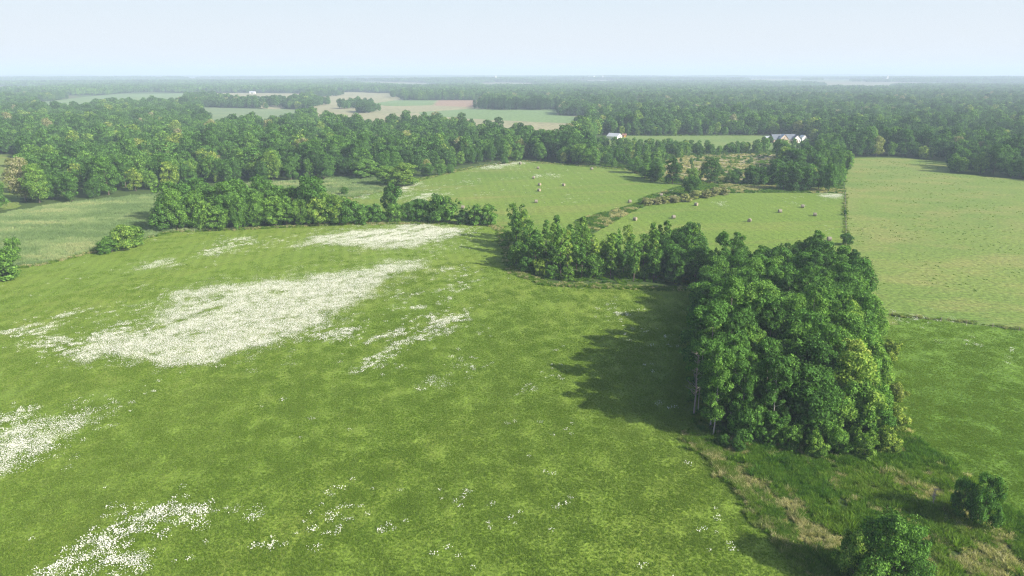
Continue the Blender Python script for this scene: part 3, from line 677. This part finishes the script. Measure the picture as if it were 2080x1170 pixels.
# clumps standing in the far fields, and the dark straight pine row
def clump(cx, cy, rx_px, d_m, n, seed):
    g = np.random.default_rng(seed); X, Y = G(cx, cy); wd = rx_px * math.hypot(Y, CAM_H) / FPX
    return np.stack([X + g.uniform(-1, 1, n) * wd, Y + g.uniform(-1, 1, n) * d_m], 1)
CK = np.concatenate([clump(722, 219, 26, 45, 34, 1), clump(745, 228, 20, 30, 24, 2), clump(650, 214, 14, 60, 20, 3), clump(655, 195, 30, 90, 60, 4), clump(845, 196, 40, 120, 90, 5), clump(600, 214, 40, 70, 60, 7), clump(540, 213, 40, 60, 60, 8), clump(1230, 245, 30, 60, 40, 9)])
PR = np.array([[x, y] for x, y in along(GP([(978, 221), (1130, 223)]), 150, 16, 3)])
# distant woods in patches
ang = None
far_pts = []; far_sc = []; r0 = 1720.0
for (ra, rb, spc) in ((1650, 3600, 38), (3600, 7000, 62), (7000, 15000, 110)):
    xs, ys = np.meshgrid(np.arange(-rb * .72, rb * .72, spc), np.arange(ra * .7, rb, spc))
    x = xs.ravel() + g_.uniform(-.4, .4, xs.size) * spc; y = ys.ravel() + g_.uniform(-.4, .4, xs.size) * spc
    if ra == 1650: k = (y >= 1735) & (np.hypot(x, y) < rb)
    else: k = (np.hypot(x, y) >= ra) & (np.hypot(x, y) < rb)
    k &= np.abs(x) < y * .84 + 200
    open_ = fbm(x / 1100, y / 900, 55, 3)
    k &= (open_ < np.where(np.hypot(x, y) < 3000, .66, .54))
    x = x[k]; y = y[k]
    for c in CLEAR:
        q = ~inside(x, y, c); x = x[q]; y = y[q]
    for c in CLEAR:
        for dx, dy in ((20, 0), (-20, 0), (0, -22), (0, 22)):
            q = ~inside(x + dx, y + dy, c); x = x[q]; y = y[q]
    far_pts.append(np.stack([x, y, hill(x, y) - (0.5 if ra > 2000 else 0)], 1)); s = spc / 40
    far_sc.append(np.stack([np.full(len(x), s), np.full(len(x), s), g_.uniform(.8, 1.15, len(x))], 1))
P4 = np.concatenate(far_pts); S4 = np.concatenate(far_sc)
PK = np.concatenate([CK, PR]); PK = np.concatenate([PK, np.zeros((len(PK), 1))], 1)
allp = np.concatenate([P1, P2, P3, P4, PK])
alli = np.concatenate([idx1, g_.integers(0, 8, len(P2)), 8 + g_.integers(0, 3, len(P3)), 11 + g_.integers(0, 4, len(P4)), g_.integers(0, 8, len(PK))])
r3 = lambda a: np.repeat(np.asarray(a)[:, None], 3, 1)
alls = np.concatenate([r3(s1), r3(ss[many]), r3(g_.uniform(.5, 1, len(P3))), S4, r3(g_.uniform(.8, 1.15, len(CK))), np.tile([.6, .6, 1.1], (len(PR), 1))])
t4 = np.clip(.2 + .4 * fbm(P4[:, 0] / 160, P4[:, 1] / 160, 71, 3) + g_.normal(size=len(P4)) * .07, .05, .9)
allt = np.concatenate([t1, st[many], g_.uniform(.3, .6, len(P3)), t4, g_.uniform(.15, .5, len(CK)), g_.uniform(0, .12, len(PR))])
scatter('woods', allp, MID + MIDBUSH + PATCH, 'dense mixed green forest running to the horizon', idx=alli, scale=alls, tint=allt, tilt=0.02)

# ---------------------------------------------------------------- grass, tall grass, rough growth
def fill(poly, n, seed):
    g = np.random.default_rng(seed); lo = poly.min(0); hi = poly.max(0); out = []
    m = 0
    while m < n:
        x = g.uniform(lo[0], hi[0], n); y = g.uniform(lo[1], hi[1], n); k = inside(x, y, poly); out.append(np.stack([x[k], y[k]], 1)); m += k.sum()
        if m == 0: break
    return np.concatenate(out)[:n]
def in_view(p, m=40):
    x, y = to_px(p[:, 0], p[:, 1]); return p[(x > -m) & (x < 2080 + m) & (y < 1170 + 60)]
def z0(p, z=0.0): return np.concatenate([p, np.full((len(p), 1), z)], 1)

TUFTS = [tuft_mesh(f'grass_tufts_{i}', 300 + i, 420, 1.5, .17, .028, M_GRASS, .7, clump=46) for i in range(5)]
p = in_view(fill(MEADOW, 26000, 1)); d = np.hypot(p[:, 0], p[:, 1]); p = p[g_.random(len(p)) < np.clip(1.6 - d / 160, .08, 1)]
q = in_view(fill(PAST_LOW, 9000, 2)); d = np.hypot(q[:, 0], q[:, 1]); q = q[g_.random(len(q)) < np.clip(1.5 - d / 160, .1, 1)]
pp = np.concatenate([p, q])
tt = np.clip(.49 + .14 * (fbm(pp[:, 0] / 30, pp[:, 1] / 30, 3, 3)) + g_.normal(size=len(pp)) * .03, .05, .72)
scatter('grass', z0(pp, .01), TUFTS, 'short green grass of the meadow and the lower pasture', scale=g_.uniform(.8, 1.25, len(pp)), tint=tt, tilt=.0)

WEED = [tuft_mesh(f'weeds_{i}', 320 + i, 240, .55, .55, .045, M_GRASS, .5, clump=4) for i in range(4)]
p = in_view(fill(ROUGH, 6500, 5), 60)
n_ = .5 * fbm(p[:, 0] / 5, p[:, 1] / 6, 12, 3) + .5 * fbm(p[:, 0] / 1.6, p[:, 1] / 1.6, 13, 2); side = vnoise(p[:, 0] / 9, p[:, 1] / 9, 4)
_a, _b = np.array(G(1490, 925)), np.array(G(1660, 1085)); _f = np.clip(((p - _a) @ (_b - _a)) / ((_b - _a) @ (_b - _a)), 0, 1); _d = np.linalg.norm(p - _a - _f[:, None] * (_b - _a), axis=1)
n_ = n_ - .035 + .12 * np.exp(-(_d / 3.2) ** 2)
t_ = np.where(n_ > .56, g_.uniform(.8, 1.0, len(p)), np.clip(.16 + side * .42 + g_.normal(size=len(p)) * .09, .05, .7))
s_ = g_.uniform(.5, 1.5, len(p)) * np.where(g_.random(len(p)) < .07, 1.5, 1) * np.where(n_ > .56, .75, 1.0)
dpt = fill(DITCH, 2600, 6); nd = fbm(dpt[:, 0] / 8, dpt[:, 1] / 8, 14, 3); td = np.where(nd > .55, g_.uniform(.75, 1, len(dpt)), g_.uniform(.1, .5, len(dpt)))
hem = along(GP([(0, 548), (90, 536), (200, 508), (280, 487), (350, 471), (480, 466), (700, 455), (960, 453), (1015, 462), (1045, 552), (1110, 578), (1240, 583), (1400, 588)]), 2400, .9, 7)
fl = along([FENCE0, FENCE1, (108, 212)], 130, .35, 8)
fe = along(GP([(1812, 641), (1950, 653), (2080, 671), (2300, 700)]), 110, .3, 9)
rb = along(GP([(1395, 885), (1480, 955), (1560, 1060), (1670, 1180)]), 500, .8, 10)
rim = along(GP([(700, 408), (750, 388), (850, 366), (940, 344), (1055, 327), (1190, 338), (1290, 347), (1330, 368)]), 1200, 1.4, 11)
wl = np.concatenate([fill(WOOD, 1500, 12), fill(BELT, 1100, 17)])
sc_ = fill(SCRUB, 5200, 13)
dsc = inside(sc_[:, 0], sc_[:, 1], DRY); ts = np.where(dsc & (fbm(sc_[:, 0] / 12, sc_[:, 1] / 12, 31, 3) > .42), g_.uniform(.8, 1, len(sc_)), g_.uniform(.1, .6, len(sc_)))
ksc = ~inside(sc_[:, 0], sc_[:, 1], LAWN); sc_ = sc_[ksc]; ts = ts[ksc]
ex = np.concatenate([hem, fl, fe, rb, rim, wl]); te = np.concatenate([np.where(g_.random(len(hem)) < .35, .9, g_.uniform(.2, .6, len(hem))), g_.uniform(.35, .85, len(fl)), g_.uniform(.4, .9, len(fe)), g_.uniform(.3, 1, len(rb)), g_.uniform(.3, .95, len(rim)), g_.uniform(.05, .5, len(wl))])
ap = np.concatenate([p, dpt, ex, sc_])
scatter('weeds', z0(ap, .01), WEED, 'rough weeds and dry straw clumps on the uncut ground', scale=np.concatenate([s_, g_.uniform(.8, 1.5, len(dpt)), g_.uniform(.6, 1.3, len(ex)), g_.uniform(1.2, 2.4, len(sc_))]), tint=np.concatenate([t_, td, te, ts]), tilt=.05)

REED = [tuft_mesh(f'tall_grass_{i}', 340 + i, 260, 1.4, 1.15, .05, M_REED, .22, clump=12) for i in range(4)]
p = np.concatenate([in_view(fill(MARSH_W, 6000, 15), 60), fill(MARSH_N, 1600, 16)])
n_ = fbm(p[:, 0] / 26, p[:, 1] / 8, 21, 3)
p2 = p
tl = np.clip((n_ - .3) * 1.8, 0, 1)
scatter('tall_grass', z0(p2, .04), REED, 'tall pale grey-green grass of the marshy field', scale=g_.uniform(.6, 1.15, len(p2)), tint=np.clip(tl + g_.normal(size=len(p2)) * .12, 0, 1), tilt=.03)

# tussocks of the upper pasture
TUS = [tuft_mesh(f'tussock_{i}', 360 + i, 130, .5, .26, .04, M_GRASS, .5, clump=3) for i in range(3)]
p = in_view(fill(PAST_UP, 4500, 18)); k = fbm(p[:, 0] / 15, p[:, 1] / 15, 41, 3) > .52; p = p[k]
scatter('pasture_grass', z0(p, .02), TUS, 'darker green tussocks dotted over the upper pasture', scale=g_.uniform(.35, .9, len(p)), tint=g_.uniform(.3, .6, len(p)), tilt=.04)

# ---------------------------------------------------------------- daisies
def stroke(pts_, w):                            # a band of half width w (pixels of the photograph, vertical) round a line
    return ('s', np.array(pts_, float), w)
FL = [  # (outline, density)
 ([(150, 732), (200, 700), (300, 672), (335, 640), (365, 600), (450, 583), (560, 573), (700, 553), (800, 535), (868, 533), (850, 547), (790, 562), (755, 598), (700, 622), (655, 640), (645, 665), (560, 700), (500, 712), (430, 735), (340, 745), (290, 735), (235, 712), (180, 740)], .86),
 ([(350, 640), (380, 610), (440, 596), (470, 612), (420, 640), (340, 668), (300, 668)], -.30),
 ([(15, 688), (60, 662), (145, 640), (130, 655), (85, 680), (125, 690), (150, 700), (110, 722), (65, 712), (75, 690)], .55),
 ([(100, 722), (170, 690), (250, 660), (330, 655), (300, 680), (200, 705), (150, 728)], .5),
 ([(60, 640), (350, 585), (340, 640), (80, 690)], .10),
 ([(590, 500), (640, 482), (740, 466), (860, 457), (940, 467), (955, 475), (890, 488), (840, 502), (790, 510), (720, 500), (680, 495), (620, 497)], .72),
 ([(720, 475), (860, 460), (940, 468), (850, 492), (740, 490)], .5),
 ([(410, 514), (440, 495), (500, 485), (528, 489), (480, 502), (430, 517)], .6),
 ([(520, 490), (600, 480), (640, 500), (560, 505)], .22),
 ([(285, 543), (320, 532), (357, 527), (342, 537), (300, 546)], .75),
 ([(0, 858), (40, 838), (85, 828), (60, 845), (10, 872), (-40, 880), (-40, 865)], .65),
 ([(-60, 905), (0, 880), (90, 852), (190, 832), (225, 835), (150, 872), (100, 905), (50, 940), (0, 966), (-60, 1000)], .72),
 ([(190, 832), (280, 812), (250, 840), (150, 880)], .16),
 ([(70, 1175), (150, 1122), (165, 1090), (230, 1062), (280, 1030), (360, 1018), (420, 1035), (412, 1062), (330, 1075), (285, 1120), (250, 1175)], .60),
 ([(225, 1175), (245, 1140), (305, 1125), (300, 1175)], .75),
 ([(280, 1062), (340, 1028), (350, 1040), (300, 1078)], .4),
 ([(420, 1040), (470, 1090), (400, 1170), (290, 1170)], .16),
 ([(655, 690), (660, 668), (700, 650), (722, 668), (700, 695)], .5),
 ([(700, 715), (760, 680), (850, 640), (900, 640), (960, 650), (880, 690), (830, 720), (740, 752), (715, 745)], .34),
 ([(800, 600), (900, 540), (960, 560), (960, 650), (860, 680)], .14),
 ([(890, 545), (920, 540), (915, 556)], .45),
 ([(950, 750), (975, 738), (985, 748), (955, 760)], .6), ([(862, 782), (880, 770), (890, 780), (870, 790)], .8), ([(838, 800), (850, 792), (852, 800)], .6),
 ([(900, 730), (1150, 740), (1080, 800), (950, 800)], .10),
 ([(484, 1052), (500, 1040), (522, 1042), (515, 1056)], .75), ([(545, 1115), (560, 1098), (575, 1108), (560, 1120)], .5), ([(755, 1140), (770, 1130), (775, 1142)], .6), ([(680, 1095), (700, 1082), (710, 1092)], .5),
 ([(620, 1000), (840, 980), (760, 1120), (560, 1150)], .06), ([(1050, 945), (1075, 925), (1100, 900), (1090, 940), (1060, 960)], .28),
 ([(1255, 640), (1268, 632), (1275, 640)], .7), ([(320, 960), (420, 930), (450, 980), (380, 1010)], .12), ([(200, 970), (225, 965), (240, 985), (200, 990)], .2),
 ([(1150, 640), (1300, 600), (1300, 700), (1180, 760)], .03), ([(1300, 900), (1265, 890), (1250, 905)], .15),
 ([(850, 530), (960, 480), (1000, 560), (900, 640)], .09),
 ([(800, 388), (840, 374), (856, 372), (835, 382), (805, 393)], .75), ([(832, 407), (850, 398), (888, 390), (885, 396), (850, 410)], .65), ([(700, 402), (745, 396), (750, 402), (710, 406)], .5),
 ([(760, 395), (900, 370), (960, 350), (980, 370), (850, 420)], .10), ([(960, 344), (1000, 337), (1060, 327), (1072, 330), (1010, 342)], .6),
 ([(1088, 355), (1104, 357), (1104, 361), (1088, 361)], .7), ([(1108, 354), (1128, 356), (1128, 361)], .6), ([(955, 396), (975, 395), (977, 399)], .6),
 ([(1360, 389), (1375, 388), (1375, 393)], .7), ([(1452, 412), (1468, 411), (1468, 416)], .7), ([(1668, 394), (1702, 395), (1704, 401), (1680, 400)], .8), ([(1560, 393), (1700, 394), (1700, 410), (1640, 420)], .06),
 ([(1608, 413), (1622, 414), (1620, 419)], .5), ([(1672, 462), (1688, 463), (1680, 472)], .4),
 ([(1832, 645), (1870, 644), (1915, 655), (1870, 655)], .6), ([(1890, 690), (1990, 690), (2080, 692), (2080, 735), (1990, 700), (1900, 700)], .14), ([(990, 332), (1200, 350), (1180, 420), (1010, 440)], .01),
]
def daisies():
    g = np.random.default_rng(99); res = []
    for pl, dens in FL:
        if dens < 0: continue
        a = np.array(pl, float)
        ok = a.copy(); ok[:, 1] = np.maximum(ok[:, 1], 300)
        gp = np.array([G(*t) for t in ok]); lo = gp.min(0) - 6; hi = gp.max(0) + 6
        area = (hi - lo).prod(); dd = float(np.hypot(*(gp.mean(0))))
        n = int(min(area * 5.2, 90000)); x = g.uniform(lo[0], hi[0], n); y = g.uniform(lo[1], hi[1], n)
        k = (y > 60); x = x[k]; y = y[k]
        u, v = to_px(x, y)
        sc = 220.0 / np.hypot(y, CAM_H)
        u2 = u + (fbm(x / 6, y / 6, 5, 3) - .5) * 46 * sc; v2 = v + (fbm(x / 6, y / 6, 9, 3) - .5) * 18 * sc
        jt = g.normal(size=(2, len(x))) * np.where(g.random(len(x)) < .22, 4.5, .9) * 5.0 * min(1, sc.mean())
        m = inside(u2 + jt[0] * 2, v2 + jt[1] * .5, a)
        # drifts run along the mowing lines
        c, s = math.cos(ROW - .12), math.sin(ROW - .12); X = x * c + y * s; Y = -x * s + y * c
        nn = .5 * fbm(X / 9, Y / 2.2, 33, 3) + .5 * fbm(X / 1.5, Y / .8, 37, 3)
        dn = dens
        thr = .5 + (dens - .5) * .40 + .01 - (.03 if dens < .1 else 0)
        for pl2, d2 in FL:
            if d2 < 0: thr = thr + d2 * .4 * inside(u2, v2, np.array(pl2, float))
        m &= nn < thr
        m &= (g.random(len(x)) < (.55 + .45 * dens if dens > .3 else .4))
        res.append(np.stack([x[m], y[m], np.where(g.random(m.sum()) < (1.0 if dens > .7 else 0.15), 0, 2)], 1))
    # strays over the meadow
    s = fill(MEADOW, 5200, 91); nn = fbm(s[:, 0] / 9, s[:, 1] / 9, 93, 3); s = s[(nn > .69) & (s[:, 0] < 40)]
    res.append(np.concatenate([s, np.full((len(s), 1), 2.0)], 1))
    r = np.concatenate(res); u, v = to_px(r[:, 0], r[:, 1])
    return r[(u > -60) & (u < 2140) & (v < 1230)]
FLW = [flower_mesh(f'daisy_patch_{i}', 400 + i, n, w_) for i, (n, w_) in enumerate(((22, .62), (17, .5), (16, .28), (9, .2)))]
dz = daisies()
print('daisies', len(dz), 'woods', len(allp))
scatter('daisies', z0(dz[:, :2], .02), FLW, 'drifts of white daisies in flower over the meadow', idx=dz[:, 2] + g_.integers(0, 2, len(dz)), scale=g_.uniform(.75, 1.25, len(dz)), tilt=.0)

# ---------------------------------------------------------------- hay bales
M_BALE = plain('weathered_hay', (.20, .18, .145), .95, vary=.3, scale=6); M_BALE2 = plain('bale_end', (.25, .21, .15), .95, vary=.35, scale=9)
def bale_mesh():
    n = 20; r = .80; L_ = .70; b = MB()
    prof = [(-L_, r * .90), (-L_ + .07, r * .985), (-.25, r), (.25, r * 1.01), (L_ - .07, r * .985), (L_, r * .90)]
    vv = []; ff = []
    for x, q in prof:
        for k in range(n):
            a = 2 * math.pi * k / n; z = q * math.sin(a) * (1 if math.sin(a) > -.8 else .94) + r * .95
            vv.append((x, q * math.cos(a), z))
    for i in range(len(prof) - 1):
        for k in range(n): ff.append((i * n + k, i * n + (k + 1) % n, (i + 1) * n + (k + 1) % n, (i + 1) * n + k))
    b.add(vv, ff, 0)
    for sgn, base in ((-1, 0), (1, (len(prof) - 1) * n)):          # coiled end face: rings stepping in
        prev = [vv[base + k] for k in range(n)]
        for q, dx in ((.72, .025), (.5, -.01), (.28, .02)):
            ring = [(sgn * (L_ + dx), q * r * math.cos(2 * math.pi * k / n), q * r * math.sin(2 * math.pi * k / n) + r * .95) for k in range(n)]
            f2 = [(k, (k + 1) % n, n + (k + 1) % n, n + k) for k in range(n)]
            b.add(prev + ring, f2, 1); prev = ring
        b.add(prev, [tuple(range(n))], 1)
    return b.mesh('hay_bale', [M_BALE, M_BALE2])
BALE = bale_mesh()
BL = [(940, 424, .3, 'hay bale just beyond the hedgerow, half hidden by its shrubs'), (1057, 334, 1.2, 'farthest hay bale, beside the forest corner tree'), (1093, 343, .2, 'hay bale standing alone below the forest corner'),
      (1202, 345, .9, 'hay bale close under the forest edge'), (1084, 363, .2, 'hay bale next to small white flower streaks'), (1096, 377, 2.9, 'upper hay bale of the short row of three'),
      (1145, 378, 2.9, 'hay bale just to the east of the row of three'), (1095, 389, 2.9, 'middle hay bale of the short row of three'), (1089, 412, .5, 'nearest hay bale of the row of three in the west hay field'),
      (1279, 412, .8, 'hay bale at the tip of the ditch beside low bushes'), (1343, 399, .4, 'hay bale behind the low greyish ditch bushes'), (1414, 418, 2.8, 'hay bale just in front of the low ditch bushes'),
      (1290, 448, 2.9, 'hay bale beside the straw path along the ditch'), (1368, 444, .6, 'hay bale in open grass beyond the tree belt'), (1522, 451, 1.5, 'hay bale right above the tops of the square wood'),
      (1584, 432, .5, 'left bale of the trio in the east hay field'), (1630, 422, .2, 'farthest bale of the trio in the east hay field'), (1655, 439, .1, 'right bale of the trio in the east hay field'), (1684, 489, .4, 'hay bale near the fence line and the square wood')]
for px, py, rz, lb in BL:
    x, y = G(px, py); o = bpy.data.objects.new('hay_bale', BALE); COL.objects.link(o); o.location = (x, y, .0); o.rotation_euler = (0, 0, rz - .45); tag(o, lb, 'hay bale', 'round hay bales in the hay fields')

# ---------------------------------------------------------------- fences
M_POST = plain('fence_wood', (.30, .26, .21), .9, vary=.3); M_WIRE = plain('fence_wire', (.35, .35, .34), .5, .6)
def fence(name, P0, P1, step, lb, h=1.35):
    P0 = np.array(P0); P1 = np.array(P1); L_ = np.linalg.norm(P1 - P0); n = int(L_ / step); root = empty(name, (P0[0], P0[1], 0)); tag(root, lb, 'fence')
    d = (P1 - P0) / L_; m = MB(); m.tube([(0, 0, -.3), (0, 0, h)], [.08, .065], 6); pm = m.mesh('post', M_POST)
    for i in range(n + 1):
        o = bpy.data.objects.new('post', pm); COL.objects.link(o); o.parent = root; o.location = (d[0] * i * L_ / n, d[1] * i * L_ / n, 0); o.rotation_euler = (random.uniform(-.04, .04), random.uniform(-.04, .04), 0)
    for z in (.4, .75, 1.1):
        q = MB(); q.tube([(0, 0, z), (d[0] * L_, d[1] * L_, z)], [.008, .008], 4); q.build('wire', M_WIRE, root)
fence('field_fence', FENCE0, (112, 221), 4.0, 'wooden post and wire fence between hay field and upper pasture')
fence('pasture_fence', G(1812, 641), G(2300, 700), 5.0, 'low wire fence crossing the pasture beside the square wood', 1.1)

# ---------------------------------------------------------------- buildings
M_WHITE = plain('white_cladding', (.78, .76, .72), .6, vary=.06); M_ROOFW = plain('pale_metal_roof', (.45, .47, .50), .45, .2, vary=.1)
M_BRICK = plain('tan_brick', (.42, .33, .26), .85, vary=.15); M_SLATE = plain('dark_shingles', (.10, .12, .15), .8, vary=.25); M_GLASS = plain('window_glass', (.05, .07, .09), .15)
M_CREAM = plain('cream_door', (.82, .76, .60), .6, vary=.04); M_REDW = plain('red_wood', (.20, .10, .08), .8); M_YEL = plain('yellow_paint', (.60, .38, .05), .6); M_GREYR = plain('grey_metal_roof', (.35, .38, .40), .5, .2)
def gabled(root, x0, x1, y0, y1, hw, hr, wallm, roofm, along_x=True, over=.4, gable=None):
    """walls with gables, and a roof with thickness; root may already hold other blocks"""
    m = MB()
    if along_x:
        ym = (y0 + y1) / 2
        v = [(x0,y0,0),(x1,y0,0),(x1,y1,0),(x0,y1,0),(x0,y0,hw),(x1,y0,hw),(x1,y1,hw),(x0,y1,hw),(x0,ym,hr),(x1,ym,hr)]
        f = [(0,1,5,4),(2,3,7,6),(1,2,6,9,5),(3,0,4,8,7)]
        r = [((x0-over, y0-over), (x1+over, y0-over), ym)]
    else:
        xm = (x0 + x1) / 2
        v = [(x0,y0,0),(x1,y0,0),(x1,y1,0),(x0,y1,0),(x0,y0,hw),(x1,y0,hw),(x1,y1,hw),(x0,y1,hw),(xm,y0,hr),(xm,y1,hr)]
        f = [(0,1,5,8,4),(2,3,7,9,6),(1,2,6,5),(3,0,4,7)]
    m.add(v, f); wall = m.build('wall', wallm, root)
    r = MB(); t = .18
    if along_x:
        sl_ = (hr - hw) / (ym - y0); e = hw - over * sl_ + .02
        for s, ye in ((1, y0 - over), (-1, y1 + over)):
            a = [(x0-over, ye, e), (x1+over, ye, e), (x1+over, ym, hr + .02), (x0-over, ym, hr + .02)]
            b = [(p[0], p[1], p[2] + t) for p in a]
            r.add(a + b, [(0,3,2,1),(4,5,6,7),(0,1,5,4),(1,2,6,5),(2,3,7,6),(3,0,4,7)])
    else:
        sl_ = (hr - hw) / (xm - x0); e = hw - over * sl_ + .02
        for xe in (x0 - over, x1 + over):
            a = [(xe, y0-over, e), (xe, y1+over, e), (xm, y1+over, hr + .02), (xm, y0-over, hr + .02)]
            b = [(p[0], p[1], p[2] + t) for p in a]
            r.add(a + b, [(0,3,2,1),(4,5,6,7),(0,1,5,4),(1,2,6,5),(2,3,7,6),(3,0,4,7)])
    r.build('roof', roofm, root); return wall
def opening(root, kind, cx, y, z0_, w_, h_, mat, frame=M_WHITE, vertical_x=False):
    """door or window in the wall facing -Y at y, or (vertical_x) in the wall facing -X at x = y"""
    m = MB(); fr = MB()
    if not vertical_x:
        m.box(cx - w_/2, y - .06, z0_, cx + w_/2, y + .05, z0_ + h_)
        for a, b_, c, d_ in ((-w_/2-.12, -w_/2, -.1, h_+.1), (w_/2, w_/2+.12, -.1, h_+.1), (-w_/2, w_/2, h_, h_+.1)): fr.box(cx + a, y - .09, z0_ + max(c, -z0_), cx + b_, y + .05, z0_ + d_)
    else:
        m.box(y - .06, cx - w_/2, z0_, y + .05, cx + w_/2, z0_ + h_)
        for a, b_, c, d_ in ((-w_/2-.12, -w_/2, -.1, h_+.1), (w_/2, w_/2+.12, -.1, h_+.1), (-w_/2, w_/2, h_, h_+.1)): fr.box(y - .09, cx + a, z0_ + max(c, -z0_), y + .05, cx + b_, z0_ + d_)
    o = m.build(kind, mat, root); fr.build('frame', frame, o)
x, y = G(1243, 285)
rt = empty('garage', (x, y, 0), R(-38)); tag(rt, 'white gabled garage with two pale doors among the trees', 'garage')
gabled(rt, -5.5, 5.5, 0, 9, 3.6, 6.2, M_WHITE, M_ROOFW, True, .5)
opening(rt, 'door', -2.6, 0, 0, 3.0, 2.9, M_CREAM); opening(rt, 'door', 2.6, 0, 0, 3.0, 2.9, M_CREAM); opening(rt, 'window', 4.5, -5.5, 1.4, 1.6, 1.2, M_GLASS, vertical_x=True)
x, y = G(1600, 291)
rt = empty('farmhouse', (x, y, 0), R(8)); tag(rt, 'large farmhouse of two white gables joined by a dark shingled roof', 'house')
gabled(rt, -12, 10, 3, 12, 3.4, 7.2, M_BRICK, M_SLATE, True, .5)
gabled(rt, -7, 0, 0, 3.9, 4.4, 7.9, M_BRICK, M_ROOFW, False, .45); gabled(rt, 6, 12.5, .5, 3.9, 3.9, 7.0, M_WHITE, M_SLATE, False, .45)
for (cx_, yy, zz, ww, hh) in ((-5.2, 0, 1.2, 1.1, 1.3), (-2.0, 0, 1.2, 1.1, 1.3), (-3.5, 0, 4.3, 1.0, 1.1), (7.4, .5, 1.2, 1.0, 1.3), (11.2, .5, 1.2, 1.0, 1.3)): opening(rt, 'window', cx_, yy, zz, ww, hh, M_GLASS)
opening(rt, 'door', 9.3, .5, 0, 1.3, 2.3, M_REDW)
x, y = G(1634, 287)
rt = empty('shed', (x, y, 0), R(10)); tag(rt, 'small white shed with rounded gable beside the farmhouse', 'shed'); gabled(rt, -2.4, 2.4, 0, 6, 3.2, 5.2, M_WHITE, M_WHITE, False, .2); opening(rt, 'door', 0, 0, 0, 2.0, 2.4, M_WHITE, M_SLATE)
x, y = G(1566, 286)
rt = empty('shed', (x, y, 0), R(5)); tag(rt, 'low grey-roofed shed at the west end of the farmhouse', 'shed'); gabled(rt, -5, 4, 0, 6, 2.4, 4.0, M_BRICK, M_GREYR, True, .4); opening(rt, 'door', 0, 0, 0, 2.4, 2.0, M_SLATE)
x, y = G(1268, 279)
rt = empty('shed', (x, y, 0), R(-8)); tag(rt, 'tiny red and yellow play shed beside the garage', 'shed'); gabled(rt, -2.2, 2.2, 0, 3.4, 2.2, 3.3, M_REDW, M_REDW, True, .2); opening(rt, 'door', .6, 0, 0, 1.3, 1.8, M_YEL, M_YEL)
x, y = G(197, 326, 4)
rt = empty('shed', (x, y, 0), R(12)); tag(rt, 'grey metal-roofed shed half buried in the big forest', 'shed'); gabled(rt, -7, 7, 0, 9, 5.5, 8.0, M_WHITE, M_GREYR, True, .5); opening(rt, 'door', 0, 0, 0, 3, 3, M_SLATE)

def far_building(name, px, py, L_, W_, hw, hr, lb, cat, wallm=M_WHITE, roofm=M_ROOFW, rz=0.0, zt=None):
    x, y = G(px, py); z = float(hill(x, y)); e = empty(name, (x, y, z), rz); tag(e, lb, cat)
    gabled(e, -L_/2, L_/2, 0, W_, hw, hr, wallm, roofm, True, .8); opening(e, 'door', 0, 0, 0, 4, 4, M_SLATE); return e
far_building('barn', 512, 190, 17, 9, 3.5, 6.5, 'low white barn standing in the far tan field', 'barn')
far_building('farmhouse', 1040, 191, 30, 14, 9, 14, 'pale farmhouse in the distant trees behind the ploughed field', 'house')
far_building('farmhouse', 645, 184, 34, 14, 12, 16, 'pale low house at the distant tree line by the tan field', 'house')
for i, (px, L_) in enumerate([(812, 60), (826, 66), (836, 70), (848, 90)]):
    far_building('barn', px, 168.5, L_ * .5, 22, 9, 13, f'{ordinal(i)} white building from the left in the distant white row', 'barn').name
def silo(px, py, r, h, lb, mat=M_WHITE):
    x, y = G(px, py); z = float(hill(x, y)); e = empty('silo', (x, y, z)); tag(e, lb, 'silo')
    m = MB(); m.lathe([(r, 0), (r, h)], 18); m.build('shaft', mat, e)
    m = MB(); m.lathe([(r * 1.02, h), (r * .9, h + r * .4), (r * .5, h + r * .75), (.05, h + r * .85)], 18); m.build('dome', M_ROOFW, e)
silo(1206, 166, 5.5, 27, 'tall pale silo at the left of the distant farm'); silo(1224, 166, 4.5, 30, 'slim pale silo at the right of the distant farm'); silo(1196, 166, 6, 20, 'short fat silo on the outer left of the distant farm')
far_building('barn', 1214, 166.2, 50, 18, 10, 15, 'white barn between the silos of the distant farm', 'barn')
silo(1007, 169, 4.5, 28, 'lone white silo above the distant woods'); silo(1801, 168.5, 5, 28, 'lone pale silo beyond the eastern woods')
x, y = G(1316, 156); z = float(hill(x, y)); m = MB()
for k in range(3):
    a = k * 2.094; m.tube([(1.6 * math.cos(a), 1.6 * math.sin(a), 0), (1.0 * math.cos(a), 1.0 * math.sin(a), 95)], [.35, .3], 4)
for k in range(18): 
    a = k * 2.094; b_ = a + 2.094; m.tube([(1.5 * math.cos(a), 1.5 * math.sin(a), k * 5.2), (1.4 * math.cos(b_), 1.4 * math.sin(b_), k * 5.2 + 5.2)], [.15, .15], 3)
o = m.build('radio_mast', M_WIRE); o.location = (x, y, z); tag(o, 'faint thin radio mast standing on the horizon', 'mast')

# ---------------------------------------------------------------- air
m, nt, out = new_mat('haze')
v = N(nt, 'ShaderNodeVolumePrincipled'); v.inputs['Color'].default_value = (.66, .82, 1.0, 1); v.inputs['Density'].default_value = 0.00023; v.inputs['Anisotropy'].default_value = 0.0
nt.links.new(v.outputs[0], out.inputs['Volume'])
hz = MB(); hz.box(-43500, -43500, -1, 43500, 43500, 130); o = hz.build('haze', m); tag(o, kind='stuff')
